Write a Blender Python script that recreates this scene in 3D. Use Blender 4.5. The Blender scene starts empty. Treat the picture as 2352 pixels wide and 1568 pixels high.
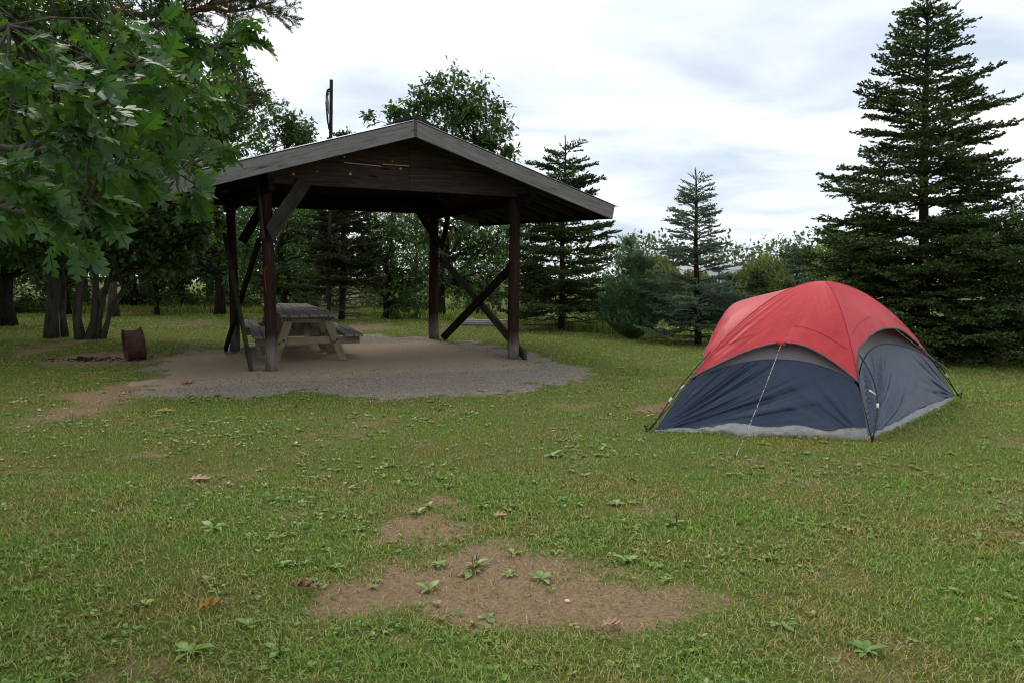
import bpy, bmesh, math, random
import numpy as np
from mathutils import Matrix, Vector
from math import sin, cos, pi, radians, sqrt, atan2

sc = bpy.context.scene
col = sc.collection

# ------------------------------------------------------------------ camera
CAM_H = 1.4
FPX = 1781.0            # focal length in pixels of a 2352 x 1568 view
PITCH = 0.0779
cam_data = bpy.data.cameras.new('camera')
cam_data.sensor_width = 36.0
cam_data.lens = FPX / 2352.0 * 36.0
cam_data.clip_start = 0.05
cam_data.clip_end = 2000.0
cam = bpy.data.objects.new('camera', cam_data)
col.objects.link(cam)
cam.location = (0, 0, CAM_H)
cam.rotation_euler = (pi / 2 - PITCH, 0, 0)
sc.camera = cam

# ------------------------------------------------------------------ sky and sun
SUN_EL, SUN_AZ = radians(52), radians(-25)      # azimuth from +Y towards +X
world = bpy.data.worlds.new('World')
sc.world = world
world.use_nodes = True


def build_sky():
    nt = world.node_tree
    nt.nodes.clear()
    N, L = nt.nodes.new, nt.links.new
    out = N('ShaderNodeOutputWorld')
    sky = N('ShaderNodeTexSky')
    sky.sky_type = 'NISHITA'
    sky.sun_disc = False
    sky.sun_elevation = SUN_EL
    sky.sun_rotation = SUN_AZ
    bg1 = N('ShaderNodeBackground'); bg1.inputs[1].default_value = 0.12
    L(sky.outputs[0], bg1.inputs[0])
    tc = N('ShaderNodeTexCoord')
    sep = N('ShaderNodeSeparateXYZ'); L(tc.outputs['Generated'], sep.inputs[0])
    zz = N('ShaderNodeMath'); zz.operation = 'ABSOLUTE'; L(sep.outputs[2], zz.inputs[0])
    za = N('ShaderNodeMath'); za.operation = 'ADD'; za.inputs[1].default_value = 0.16
    L(zz.outputs[0], za.inputs[0])
    dv = N('ShaderNodeVectorMath'); dv.operation = 'DIVIDE'
    cz = N('ShaderNodeCombineXYZ')
    for k in range(3): L(za.outputs[0], cz.inputs[k])
    L(tc.outputs['Generated'], dv.inputs[0]); L(cz.outputs[0], dv.inputs[1])
    mp = N('ShaderNodeMapping'); mp.inputs['Scale'].default_value = (0.75, 1.05, 0.0)
    mp.inputs['Location'].default_value = (2.3, 0.9, 0.0)
    L(dv.outputs[0], mp.inputs[0])
    n1 = N('ShaderNodeTexNoise'); n1.inputs['Scale'].default_value = 1.5
    n1.inputs['Detail'].default_value = 6; n1.inputs['Roughness'].default_value = 0.52
    n1.inputs['Distortion'].default_value = 0.35
    L(mp.outputs[0], n1.inputs['Vector'])
    # cloud colour: bright white to soft blue grey
    cr = N('ShaderNodeValToRGB')
    e = cr.color_ramp.elements
    e[0].position = 0.36; e[0].color = (0.55, 0.63, 0.73, 1)
    e[1].position = 0.68; e[1].color = (0.98, 0.98, 0.98, 1)
    m = cr.color_ramp.elements.new(0.5); m.color = (0.76, 0.81, 0.87, 1)
    L(n1.outputs['Fac'], cr.inputs[0])
    bg2 = N('ShaderNodeBackground'); bg2.inputs[1].default_value = 1.0
    L(cr.outputs[0], bg2.inputs[0])
    # small thin gaps of sky
    n2 = N('ShaderNodeTexNoise'); n2.inputs['Scale'].default_value = 0.8; n2.inputs['Detail'].default_value = 4
    L(mp.outputs[0], n2.inputs['Vector'])
    r2 = N('ShaderNodeMapRange'); r2.inputs[1].default_value = 0.2; r2.inputs[2].default_value = 0.5
    r2.inputs[3].default_value = 0.82; r2.inputs[4].default_value = 0.97
    L(n2.outputs['Fac'], r2.inputs[0])
    mx = N('ShaderNodeMixShader')
    L(r2.outputs[0], mx.inputs[0]); L(bg1.outputs[0], mx.inputs[1]); L(bg2.outputs[0], mx.inputs[2])
    L(mx.outputs[0], out.inputs[0])


build_sky()
sun_data = bpy.data.lights.new('sun', 'SUN')
sun_data.energy = 1.3
sun_data.angle = radians(25)
sun_data.color = (1.0, 0.94, 0.84)
sun = bpy.data.objects.new('sun', sun_data)
col.objects.link(sun)
sd = Vector((sin(SUN_AZ) * cos(SUN_EL), cos(SUN_AZ) * cos(SUN_EL), sin(SUN_EL)))
sun.rotation_euler = sd.to_track_quat('Z', 'Y').to_euler()
sun.location = (20, 10, 30)

vs = sc.view_settings
vs.view_transform = 'Standard'
vs.look = 'None'
vs.exposure = 0.34
vs.gamma = 1.0
vs.use_curve_mapping = False
sc.cycles.use_denoising = True
sc.cycles.filter_width = 1.1
sc.cycles.max_bounces = 6
sc.cycles.diffuse_bounces = 3
sc.cycles.glossy_bounces = 2
sc.cycles.transmission_bounces = 3
sc.cycles.transparent_max_bounces = 4
sc.cycles.caustics_reflective = False
sc.cycles.caustics_refractive = False

# ------------------------------------------------------------------ helpers
RNG = np.random.default_rng(7)
_T = np.random.default_rng(11).random((256, 256))


def vnoise(x, y):
    x = np.asarray(x, float); y = np.asarray(y, float)
    xi = np.floor(x).astype(int); yi = np.floor(y).astype(int)
    fx = x - xi; fy = y - yi
    fx = fx * fx * (3 - 2 * fx); fy = fy * fy * (3 - 2 * fy)
    a = _T[xi % 256, yi % 256]; b = _T[(xi + 1) % 256, yi % 256]
    c = _T[xi % 256, (yi + 1) % 256]; d = _T[(xi + 1) % 256, (yi + 1) % 256]
    return (a * (1 - fx) + b * fx) * (1 - fy) + (c * (1 - fx) + d * fx) * fy


def fbm(x, y, o=4):
    s = 0; a = 0.5; t = 0
    for k in range(o):
        s = s + a * vnoise(np.asarray(x) * 2 ** k + 17.3 * k, np.asarray(y) * 2 ** k + 5.1 * k); t += a; a *= 0.5
    return s / t


def sstep(a, b, x):
    t = np.clip((np.asarray(x, float) - a) / (b - a), 0, 1)
    return t * t * (3 - 2 * t)


def ray(x, y):
    """direction of the view through a point of the 2352 x 1568 view"""
    dx = (x - 1176) / FPX; dy = (784 - y) / FPX
    return np.array([dx, cos(PITCH) + dy * sin(PITCH), -sin(PITCH) + dy * cos(PITCH)])


def G(x, y, z=0.0):
    d = ray(x, y); t = (z - CAM_H) / d[2]
    return np.array([d[0] * t, d[1] * t, z])


def at(x, y, Y):
    d = ray(x, y); t = Y / d[1]
    return np.array([d[0] * t, Y, CAM_H + d[2] * t])


def zt(x, y):
    """height of the ground"""
    x = np.asarray(x, float); y = np.asarray(y, float)
    z = 0.12 * sstep(13.2, 17.5, y) * (1 - sstep(0.8, 4.0, x))
    z = z + 0.05 * (fbm(x * 0.35 + 3, y * 0.35 + 9, 3) - 0.5) * sstep(1.0, 3.5, y)
    z = z - 0.5 * sstep(20, 34, y) * sstep(-4, 8, x)
    z = z + 0.012 * (fbm(x * 3.1, y * 3.1, 2) - 0.5)
    return z


def gp(x, y):
    p = G(x, y)
    for _ in range(6):
        p = G(x, y, float(zt(p[0], p[1])))
    return p


def link(o, parent=None):
    col.objects.link(o)
    if parent is not None:
        o.parent = parent
        o.matrix_parent_inverse = parent.matrix_basis.inverted()
    return o


def tag(o, label, cat, group=None):
    o['label'] = label; o['category'] = cat
    if group: o['group'] = group
    return o


def thing(name, label, cat, loc, group=None):
    o = bpy.data.objects.new(name, None)
    o.matrix_basis = Matrix.Translation(Vector(loc))
    o.empty_display_size = 0.1
    col.objects.link(o)
    return tag(o, label, cat, group)


def mesh_np(name, V, polys, mat, smooth=False):
    """V (n,3); polys = list of int arrays (m,k)"""
    me = bpy.data.meshes.new(name)
    V = np.asarray(V, np.float32)
    me.vertices.add(len(V)); me.vertices.foreach_set('co', V.ravel())
    idx = np.concatenate([np.asarray(p, np.int32).ravel() for p in polys])
    tot = np.concatenate([np.full(len(p), np.asarray(p).shape[1], np.int32) for p in polys])
    st = np.concatenate([[0], np.cumsum(tot)[:-1]]).astype(np.int32)
    me.loops.add(len(idx)); me.loops.foreach_set('vertex_index', idx)
    me.polygons.add(len(tot)); me.polygons.foreach_set('loop_start', st); me.polygons.foreach_set('loop_total', tot)
    if smooth:
        me.polygons.foreach_set('use_smooth', np.ones(len(tot), bool))
    me.update(calc_edges=True)
    if mat is not None: me.materials.append(mat)
    return me


def ob_np(name, V, polys, mat, parent=None, smooth=False, origin=None):
    V = np.asarray(V, float)
    if origin is not None: V = V - np.asarray(origin, float)
    o = bpy.data.objects.new(name, mesh_np(name, V, polys, mat, smooth))
    if origin is not None: o.matrix_basis = Matrix.Translation(Vector(origin))
    return link(o, parent)


class MB:
    """collects verts and polygons of any size"""
    def __init__(s): s.v = []; s.p = {}; s.n = 0
    def add(s, V, *polys):
        V = np.asarray(V, float).reshape(-1, 3)
        for P in polys:
            P = np.asarray(P, int)
            if len(P): s.p.setdefault(P.shape[1], []).append(P + s.n)
        s.v.append(V); s.n += len(V)
    def tube(s, pts, rad, n=7, cap=True, wob=0.0, rng=None):
        pts = np.asarray(pts, float); rad = np.broadcast_to(np.asarray(rad, float), (len(pts),))
        tan = np.gradient(pts, axis=0); tan /= np.linalg.norm(tan, axis=1)[:, None] + 1e-9
        ref = np.array([0, 0, 1.0]) if abs(tan[:, 2]).mean() < 0.8 else np.array([1.0, 0, 0])
        a = np.cross(tan, ref); a /= np.linalg.norm(a, axis=1)[:, None] + 1e-9
        b = np.cross(tan, a)
        th = np.arange(n) * 2 * pi / n
        rr = rad[:, None] * (np.ones((1, n)) if wob == 0 else 1 + wob * (rng.random((len(pts), n)) - 0.5))
        V = pts[:, None, :] + rr[..., None] * (np.cos(th)[None, :, None] * a[:, None, :] + np.sin(th)[None, :, None] * b[:, None, :])
        m = len(pts)
        i = np.arange(m - 1)[:, None] * n; j = np.arange(n)[None, :]; k = (j + 1) % n
        q = np.stack([i + j, i + k, i + n + k, i + n + j], -1).reshape(-1, 4)
        if cap:
            s.add(V, q, np.arange(n)[None, ::-1], (np.arange(n) + (m - 1) * n)[None, :])
        else:
            s.add(V, q)
    def build(s, name, mat, parent=None, smooth=False, origin=None):
        return ob_np(name, np.concatenate(s.v), [np.concatenate(x) for x in s.p.values()], mat, parent, smooth, origin)


def frame(d, up=(0, 0, 1)):
    x = np.asarray(d, float); x = x / np.linalg.norm(x)
    z = np.asarray(up, float) - np.dot(up, x) * x
    if np.linalg.norm(z) < 1e-4: z = np.array([0, 1.0, 0]) - x[1] * x
    z = z / np.linalg.norm(z); y = np.cross(z, x)
    M = Matrix.Identity(4)
    for r in range(3):
        M[r][0], M[r][1], M[r][2] = x[r], y[r], z[r]
    return M


def board(name, p0, p1, w, h, mat, parent, up=(0, 0, 1), bev=0.006, cut=(0, 0), warp=0.0):
    """plank from p0 to p1; w across (local y), h along local z (near up); the grain runs along local x; cut slants the ends"""
    p0 = np.asarray(p0, float); p1 = np.asarray(p1, float)
    Ln = np.linalg.norm(p1 - p0)
    bm = bmesh.new()
    nseg = 1 if warp == 0 else 6
    rings = []
    for k in range(nseg + 1):
        t = k / nseg
        off = warp * sin(pi * t)
        ring = []
        for sy, sz in ((-1, -1), (1, -1), (1, 1), (-1, 1)):
            x = -Ln / 2 + Ln * t + (cut[0] * sz * h / 2 if k == 0 else 0) + (cut[1] * sz * h / 2 if k == nseg else 0)
            ring.append(bm.verts.new((x, sy * w / 2, sz * h / 2 + off)))
        rings.append(ring)
    for k in range(nseg):
        for j in range(4):
            bm.faces.new((rings[k][j], rings[k + 1][j], rings[k + 1][(j + 1) % 4], rings[k][(j + 1) % 4]))
    bm.faces.new(rings[0]); bm.faces.new(rings[-1][::-1])
    bm.normal_update()
    bmesh.ops.recalc_face_normals(bm, faces=bm.faces)
    if bev:
        bmesh.ops.bevel(bm, geom=[e for e in bm.edges if e.calc_face_angle(0) > 0.5], offset=bev, segments=1, affect='EDGES')
    me = bpy.data.meshes.new(name); bm.to_mesh(me); bm.free()
    me.materials.append(mat)
    o = bpy.data.objects.new(name, me)
    M = frame(p1 - p0, up); M.translation = Vector((p0 + p1) / 2)
    o.matrix_basis = M
    return link(o, parent)


def copy_tree(o, M, parent=None):
    c = o.copy(); col.objects.link(c)
    c.matrix_basis = M
    for ch in [x for x in bpy.data.objects if x.parent == o]:
        d = ch.copy(); col.objects.link(d); d.parent = c; d.matrix_parent_inverse = ch.matrix_parent_inverse.copy()
    return c


# ------------------------------------------------------------------ materials
class NT:
    def __init__(s, name):
        s.m = bpy.data.materials.new(name); s.m.use_nodes = True
        s.t = s.m.node_tree; s.t.nodes.clear()
        s.out = s.t.nodes.new('ShaderNodeOutputMaterial')
    def n(s, typ, **kw):
        x = s.t.nodes.new(typ)
        for k, v in kw.items():
            if k.startswith('i_'):
                x.inputs[k[2:].replace('_', ' ')].default_value = v
            else:
                setattr(x, k, v)
        return x
    def l(s, a, b): s.t.links.new(a, b)
    def ramp(s, fac, stops):
        r = s.n('ShaderNodeValToRGB'); e = r.color_ramp.elements
        while len(e) > 1: e.remove(e[-1])
        e[0].position, e[0].color = stops[0][0], (*stops[0][1], 1)
        for p, c in stops[1:]:
            x = e.new(p); x.color = (*c, 1)
        s.l(fac, r.inputs[0]); return r.outputs[0]
    def mix(s, fac, a, b, mode='MIX'):
        x = s.n('ShaderNodeMix', data_type='RGBA', blend_type=mode)
        for sock, v in ((x.inputs['Factor'], fac), (x.inputs['A'], a), (x.inputs['B'], b)):
            if hasattr(v, 'is_output'): s.l(v, sock)
            elif isinstance(v, (int, float)): sock.default_value = v
            else: sock.default_value = (*v, 1)
        return [o for o in x.outputs if o.type == 'RGBA'][0]
    def math(s, op, a, b=0.0):
        x = s.n('ShaderNodeMath', operation=op)
        for k, v in enumerate((a, b)):
            if hasattr(v, 'is_output'): s.l(v, x.inputs[k])
            else: x.inputs[k].default_value = v
        return x.outputs[0]
    def noise(s, vec, scale, detail=4, rough=0.55, dist=0.0):
        x = s.n('ShaderNodeTexNoise'); x.inputs['Scale'].default_value = scale
        x.inputs['Detail'].default_value = detail; x.inputs['Roughness'].default_value = rough
        x.inputs['Distortion'].default_value = dist
        if vec is not None: s.l(vec, x.inputs['Vector'])
        return x.outputs['Fac']
    def coords(s, which='Object', scale=(1, 1, 1), rnd=True):
        tc = s.n('ShaderNodeTexCoord')
        v = tc.outputs[which]
        if rnd:
            oi = s.n('ShaderNodeObjectInfo')
            mu = s.n('ShaderNodeVectorMath', operation='SCALE'); mu.inputs[0].default_value = (37, 19, 53)
            s.l(oi.outputs['Random'], mu.inputs['Scale'])
            ad = s.n('ShaderNodeVectorMath', operation='ADD'); s.l(v, ad.inputs[0]); s.l(mu.outputs[0], ad.inputs[1]); v = ad.outputs[0]
        mp = s.n('ShaderNodeMapping'); mp.inputs['Scale'].default_value = scale
        s.l(v, mp.inputs[0]); return mp.outputs[0]
    def bump(s, h, strength=0.4, dist=0.01):
        b = s.n('ShaderNodeBump'); b.inputs['Strength'].default_value = strength; b.inputs['Distance'].default_value = dist
        s.l(h, b.inputs['Height']); return b.outputs[0]
    def principled(s, col_, rough=0.8, spec=0.3, metal=0.0, normal=None):
        p = s.n('ShaderNodeBsdfPrincipled')
        for nm, v in (('Base Color', col_), ('Roughness', rough), ('Specular IOR Level', spec), ('Metallic', metal)):
            if hasattr(v, 'is_output'): s.l(v, p.inputs[nm])
            elif isinstance(v, (tuple, list)): p.inputs[nm].default_value = (*v, 1)
            else: p.inputs[nm].default_value = v
        if normal is not None: s.l(normal, p.inputs['Normal'])
        return p.outputs[0]
    def done(s, sh): s.l(sh, s.out.inputs[0]); return s.m


def leaf_mat(name, stops, back=(1.25, 1.25, 0.7), trans=0.3, rough=0.45, spec=0.35, patch=0.3, patch_scale=0.8):
    """leaves vary from one to the next; light passes through them"""
    t = NT(name)
    g = t.n('ShaderNodeNewGeometry')
    c = t.ramp(g.outputs['Random Per Island'], stops)
    if patch:
        nz = t.noise(g.outputs['Position'], patch_scale, 2)
        v = t.n('ShaderNodeMapRange'); v.inputs[1].default_value = 0.3; v.inputs[2].default_value = 0.7
        v.inputs[3].default_value = 1 - patch; v.inputs[4].default_value = 1 + patch
        t.l(nz, v.inputs[0])
        mv = t.n('ShaderNodeVectorMath', operation='SCALE'); t.l(c, mv.inputs[0]); t.l(v.outputs[0], mv.inputs['Scale']); c = mv.outputs[0]
    p = t.principled(c, rough, spec)
    tr = t.n('ShaderNodeBsdfTranslucent')
    cm = t.mix(1.0, c, back, 'MULTIPLY'); t.l(cm, tr.inputs[0])
    mx = t.n('ShaderNodeMixShader'); mx.inputs[0].default_value = trans
    t.l(p, mx.inputs[1]); t.l(tr.outputs[0], mx.inputs[2])
    return t.done(mx.outputs[0])


def bark_mat(name, c1, c2, sc_=(14, 14, 3), rough=0.95):
    t = NT(name)
    v = t.coords('Object', sc_)
    n = t.noise(v, 1.0, 6, 0.65, 0.6)
    c = t.ramp(n, [(0.3, c1), (0.7, c2)])
    return t.done(t.principled(c, rough, 0.1, normal=t.bump(n, 0.8, 0.03)))


def wood_mat(name, c1, c2, c3, grain=24.0, rough=0.85, spec=0.15, moss=None):
    t = NT(name)
    v = t.coords('Object', (1.6, grain, grain))
    n = t.noise(v, 1.0, 5, 0.6, 1.6)
    fine = t.noise(t.coords('Object', (5, 160, 160)), 1.0, 3, 0.6)
    big = t.noise(t.coords('Object', (2.2, 3, 3)), 1.0, 3, 0.5)
    c = t.ramp(n, [(0.28, c1), (0.5, c2), (0.75, c3)])
    c = t.mix(t.math('MULTIPLY', fine, 0.6), c, c1)
    c = t.mix(t.math('MULTIPLY', t.math('SUBTRACT', big, 0.35), 0.9), c, c2)
    wv = t.n('ShaderNodeTexVoronoi'); wv.inputs['Scale'].default_value = 1.0
    t.l(t.coords('Object', (1.3, 7, 7)), wv.inputs['Vector'])
    kn = t.n('ShaderNodeMapRange'); kn.inputs[1].default_value = 0.06; kn.inputs[2].default_value = 0.16
    kn.inputs[3].default_value = 0.85; kn.inputs[4].default_value = 0.0
    t.l(wv.outputs['Distance'], kn.inputs[0])
    c = t.mix(kn.outputs[0], c, tuple(x * 0.35 for x in c1))
    if moss:
        mz = t.noise(t.coords('Object', (3, 5, 5)), 1.0, 4)
        mr = t.n('ShaderNodeMapRange'); mr.inputs[1].default_value = 0.45; mr.inputs[2].default_value = 0.7; mr.inputs[4].default_value = 0.7
        t.l(mz, mr.inputs[0]); c = t.mix(mr.outputs[0], c, moss)
    h = t.math('ADD', n, t.math('MULTIPLY', fine, 0.6))
    return t.done(t.principled(c, rough, spec, normal=t.bump(h, 0.5, 0.006)))


def plain(name, c, rough=0.6, spec=0.3, metal=0.0, var=0.25, scale=20.0):
    t = NT(name)
    n = t.noise(t.coords('Object'), scale, 4)
    cc = t.ramp(n, [(0.3, tuple(x * (1 - var) for x in c)), (0.7, tuple(min(1, x * (1 + var)) for x in c))])
    return t.done(t.principled(cc, rough, spec, metal, t.bump(n, 0.15, 0.003)))


M = {}
M['oak_leaf'] = leaf_mat('oak_leaf', [(0, (0.028, 0.082, 0.018)), (0.5, (0.05, 0.125, 0.025)), (0.85, (0.085, 0.18, 0.026)), (1, (0.15, 0.25, 0.03))], trans=0.42, rough=0.42, spec=0.32, patch=0.15)
M['tree_leaf'] = leaf_mat('tree_leaf', [(0, (0.032, 0.075, 0.02)), (0.6, (0.06, 0.125, 0.03)), (0.92, (0.10, 0.175, 0.032)), (1, (0.18, 0.19, 0.035))], trans=0.36, rough=0.45, spec=0.35)
M['maple_leaf'] = leaf_mat('maple_leaf', [(0, (0.06, 0.09, 0.02)), (0.6, (0.09, 0.14, 0.03)), (0.9, (0.15, 0.18, 0.04)), (1, (0.22, 0.15, 0.03))], trans=0.35)
M['shrub_leaf'] = leaf_mat('shrub_leaf', [(0, (0.05, 0.11, 0.025)), (0.7, (0.09, 0.17, 0.035)), (0.96, (0.14, 0.2, 0.05)), (1, (0.3, 0.1, 0.04))], trans=0.35)
M['willow_leaf'] = leaf_mat('willow_leaf', [(0, (0.11, 0.14, 0.045)), (0.6, (0.17, 0.20, 0.06)), (1, (0.24, 0.27, 0.09))], trans=0.3, spec=0.2, patch_scale=0.5)
M['spruce'] = leaf_mat('spruce_needles', [(0, (0.032, 0.06, 0.018)), (0.6, (0.058, 0.10, 0.028)), (0.93, (0.105, 0.155, 0.036)), (1, (0.17, 0.155, 0.04))], trans=0.12, rough=0.6, spec=0.2, patch_scale=1.2)
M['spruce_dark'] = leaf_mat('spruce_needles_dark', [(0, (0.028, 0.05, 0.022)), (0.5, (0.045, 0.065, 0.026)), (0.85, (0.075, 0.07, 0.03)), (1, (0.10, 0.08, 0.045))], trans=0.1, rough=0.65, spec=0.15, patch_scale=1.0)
M['spruce_blue'] = leaf_mat('spruce_needles_blue', [(0, (0.085, 0.135, 0.09)), (0.6, (0.14, 0.205, 0.14)), (0.95, (0.19, 0.26, 0.17)), (1, (0.2, 0.18, 0.08))], trans=0.12, rough=0.6, spec=0.2, patch_scale=1.2)
M['pine'] = leaf_mat('pine_needles', [(0, (0.07, 0.15, 0.065)), (0.7, (0.12, 0.23, 0.10)), (1, (0.18, 0.28, 0.12))], trans=0.15, rough=0.55, spec=0.25, patch_scale=2)
M['far_leaf'] = leaf_mat('far_leaf', [(0, (0.045, 0.085, 0.035)), (0.7, (0.07, 0.12, 0.045)), (1, (0.12, 0.16, 0.06))], trans=0.3, spec=0.2, patch_scale=0.25)
M['bark'] = bark_mat('bark', (0.035, 0.028, 0.022), (0.11, 0.095, 0.075))
M['bark_dark'] = bark_mat('bark_dark', (0.014, 0.011, 0.009), (0.05, 0.04, 0.032))
M['bark_red'] = bark_mat('bark_red', (0.07, 0.03, 0.018), (0.24, 0.105, 0.05), (8, 8, 8))
M['twig'] = plain('twig', (0.10, 0.075, 0.04), 0.8, 0.15)
M['dead_twig'] = plain('dead_twig', (0.16, 0.13, 0.10), 0.9, 0.1)
M['wood_fascia'] = wood_mat('weathered_fascia', (0.085, 0.077, 0.074), (0.225, 0.21, 0.205), (0.33, 0.315, 0.31), 22)
M['wood_gable'] = wood_mat('stained_gable', (0.024, 0.016, 0.0125), (0.064, 0.043, 0.034), (0.13, 0.1, 0.086), 20, 0.8, 0.12)
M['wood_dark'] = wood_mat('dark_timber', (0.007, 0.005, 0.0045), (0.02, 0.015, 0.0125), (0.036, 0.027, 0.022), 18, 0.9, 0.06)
M['wood_brace'] = wood_mat('grey_brace', (0.018, 0.015, 0.0125), (0.048, 0.04, 0.034), (0.10, 0.085, 0.07), 22, 0.85, 0.08, moss=(0.075, 0.068, 0.038))
M['wood_table_top'] = wood_mat('grey_table_top', (0.075, 0.066, 0.058), (0.2, 0.18, 0.165), (0.3, 0.28, 0.26), 30)
M['wood_table_leg'] = wood_mat('tan_table_leg', (0.105, 0.082, 0.055), (0.225, 0.185, 0.13), (0.33, 0.275, 0.2), 26, moss=(0.19, 0.17, 0.085))
M['steel_dark'] = plain('dark_steel', (0.02, 0.018, 0.017), 0.5, 0.5, 0.3)
M['zinc'] = plain('galvanised_sheet', (0.55, 0.6, 0.64), 0.45, 0.5, 0.5, 0.1, 5)
M['shingle'] = plain('ridge_cap_felt', (0.03, 0.026, 0.024), 0.95, 0.1)
M['pale_knot'] = plain('pale_knot', (0.60, 0.42, 0.27), 0.9, 0.1)


def post_mat():
    t = NT('post_stain')
    v = t.coords('Object', (26, 26, 1.8))
    n = t.noise(v, 1.0, 6, 0.65, 0.8)
    c = t.ramp(n, [(0.3, (0.010, 0.006, 0.005)), (0.55, (0.031, 0.016, 0.012)), (0.78, (0.07, 0.036, 0.026))])
    tc = t.n('ShaderNodeTexCoord'); sp = t.n('ShaderNodeSeparateXYZ'); t.l(tc.outputs['Object'], sp.inputs[0])
    big = t.noise(t.coords('Object', (4, 4, 2)), 1.0, 3)
    h = t.math('SUBTRACT', t.math('ADD', sp.outputs[2], 0.0), t.math('MULTIPLY', big, 0.5))
    mr = t.n('ShaderNodeMapRange'); mr.inputs[1].default_value = 0.0; mr.inputs[2].default_value = 0.35
    mr.inputs[3].default_value = 0.85; mr.inputs[4].default_value = 0.0
    t.l(h, mr.inputs[0])
    worn = t.ramp(n, [(0.3, (0.10, 0.085, 0.075)), (0.7, (0.26, 0.23, 0.2))])
    c = t.mix(mr.outputs[0], c, worn)
    return t.done(t.principled(c, 0.75, 0.1, normal=t.bump(n, 0.6, 0.012)))


M['post'] = post_mat()


def rust_mat():
    t = NT('rust')
    v = t.coords('Object')
    n = t.noise(v, 14, 6, 0.65)
    n2 = t.noise(v, 3, 3)
    c = t.ramp(n, [(0.3, (0.035, 0.018, 0.013)), (0.5, (0.10, 0.045, 0.03)), (0.75, (0.17, 0.08, 0.05))])
    c = t.mix(t.math('MULTIPLY', n2, 0.5), c, (0.06, 0.035, 0.032))
    return t.done(t.principled(c, 0.8, 0.3, 0.25, t.bump(n, 0.5, 0.004)))


M['rust'] = rust_mat()


def ground_mat():
    t = NT('lawn_soil')
    g = t.n('ShaderNodeNewGeometry'); P = g.outputs['Position']
    at_ = t.n('ShaderNodeAttribute', attribute_name='dirt')
    ag = t.n('ShaderNodeAttribute', attribute_name='grassy')
    fine = t.noise(P, 55, 5, 0.7)
    mid = t.noise(P, 6, 5, 0.6)
    soil = t.ramp(fine, [(0.22, (0.11, 0.07, 0.04)), (0.5, (0.245, 0.165, 0.098)), (0.8, (0.39, 0.28, 0.175))])
    thatch = t.ramp(fine, [(0.25, (0.05, 0.043, 0.015)), (0.5, (0.125, 0.105, 0.036)), (0.8, (0.25, 0.2, 0.085))])
    green = t.ramp(fine, [(0.25, (0.032, 0.05, 0.009)), (0.5, (0.085, 0.125, 0.02)), (0.8, (0.18, 0.22, 0.045))])
    veg = t.mix(t.math('MULTIPLY', mid, 0.65), green, thatch)
    f = t.math('ADD', at_.outputs['Fac'], t.math('MULTIPLY', t.math('SUBTRACT', mid, 0.5), 0.7))
    f = t.math('ADD', f, t.math('MULTIPLY', t.math('SUBTRACT', t.noise(P, 22, 4, 0.65), 0.5), 0.8))
    mr = t.n('ShaderNodeMapRange'); mr.inputs[1].default_value = 0.25; mr.inputs[2].default_value = 0.65
    t.l(f, mr.inputs[0])
    c = t.mix(mr.outputs[0], veg, soil)
    return t.done(t.principled(c, 0.95, 0.1, normal=t.bump(t.math('ADD', fine, mid), 0.7, 0.02)))


M['ground'] = ground_mat()


def gravel_mat():
    t = NT('gravel')
    g = t.n('ShaderNodeNewGeometry'); P = g.outputs['Position']
    vo = t.n('ShaderNodeTexVoronoi'); vo.inputs['Scale'].default_value = 120; t.l(P, vo.inputs['Vector'])
    hs = t.n('ShaderNodeSeparateColor'); t.l(vo.outputs['Color'], hs.inputs[0])
    stone = t.ramp(hs.outputs[0], [(0.0, (0.09, 0.075, 0.058)), (0.5, (0.23, 0.195, 0.155)), (0.85, (0.35, 0.295, 0.235)), (1, (0.5, 0.45, 0.39))])
    fine = t.noise(P, 60, 5, 0.7)
    sand = t.ramp(fine, [(0.25, (0.2, 0.15, 0.095)), (0.5, (0.36, 0.28, 0.185)), (0.8, (0.48, 0.385, 0.27))])
    a = t.n('ShaderNodeAttribute', attribute_name='sandy')
    mid = t.noise(P, 5, 5, 0.6)
    f = t.math('ADD', a.outputs['Fac'], t.math('MULTIPLY', t.math('SUBTRACT', mid, 0.5), 0.8))
    mr = t.n('ShaderNodeMapRange'); mr.inputs[1].default_value = 0.3; mr.inputs[2].default_value = 0.7; t.l(f, mr.inputs[0])
    c = t.mix(mr.outputs[0], stone, sand)
    h = t.math('ADD', t.math('MULTIPLY', vo.outputs['Distance'], -1.0), fine)
    return t.done(t.principled(c, 0.95, 0.15, normal=t.bump(h, 0.6, 0.012)))


M['gravel'] = gravel_mat()


def island_mat(name, stops, rough=0.9, spec=0.15):
    t = NT(name); g = t.n('ShaderNodeNewGeometry')
    return t.done(t.principled(t.ramp(g.outputs['Random Per Island'], stops), rough, spec))


M['pebble'] = island_mat('pebble', [(0, (0.075, 0.064, 0.052)), (0.5, (0.22, 0.19, 0.155)), (0.85, (0.35, 0.305, 0.25)), (1, (0.5, 0.48, 0.46))])
M['litter'] = island_mat('litter', [(0, (0.14, 0.10, 0.05)), (0.5, (0.28, 0.2, 0.11)), (1, (0.42, 0.33, 0.2))])


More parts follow.
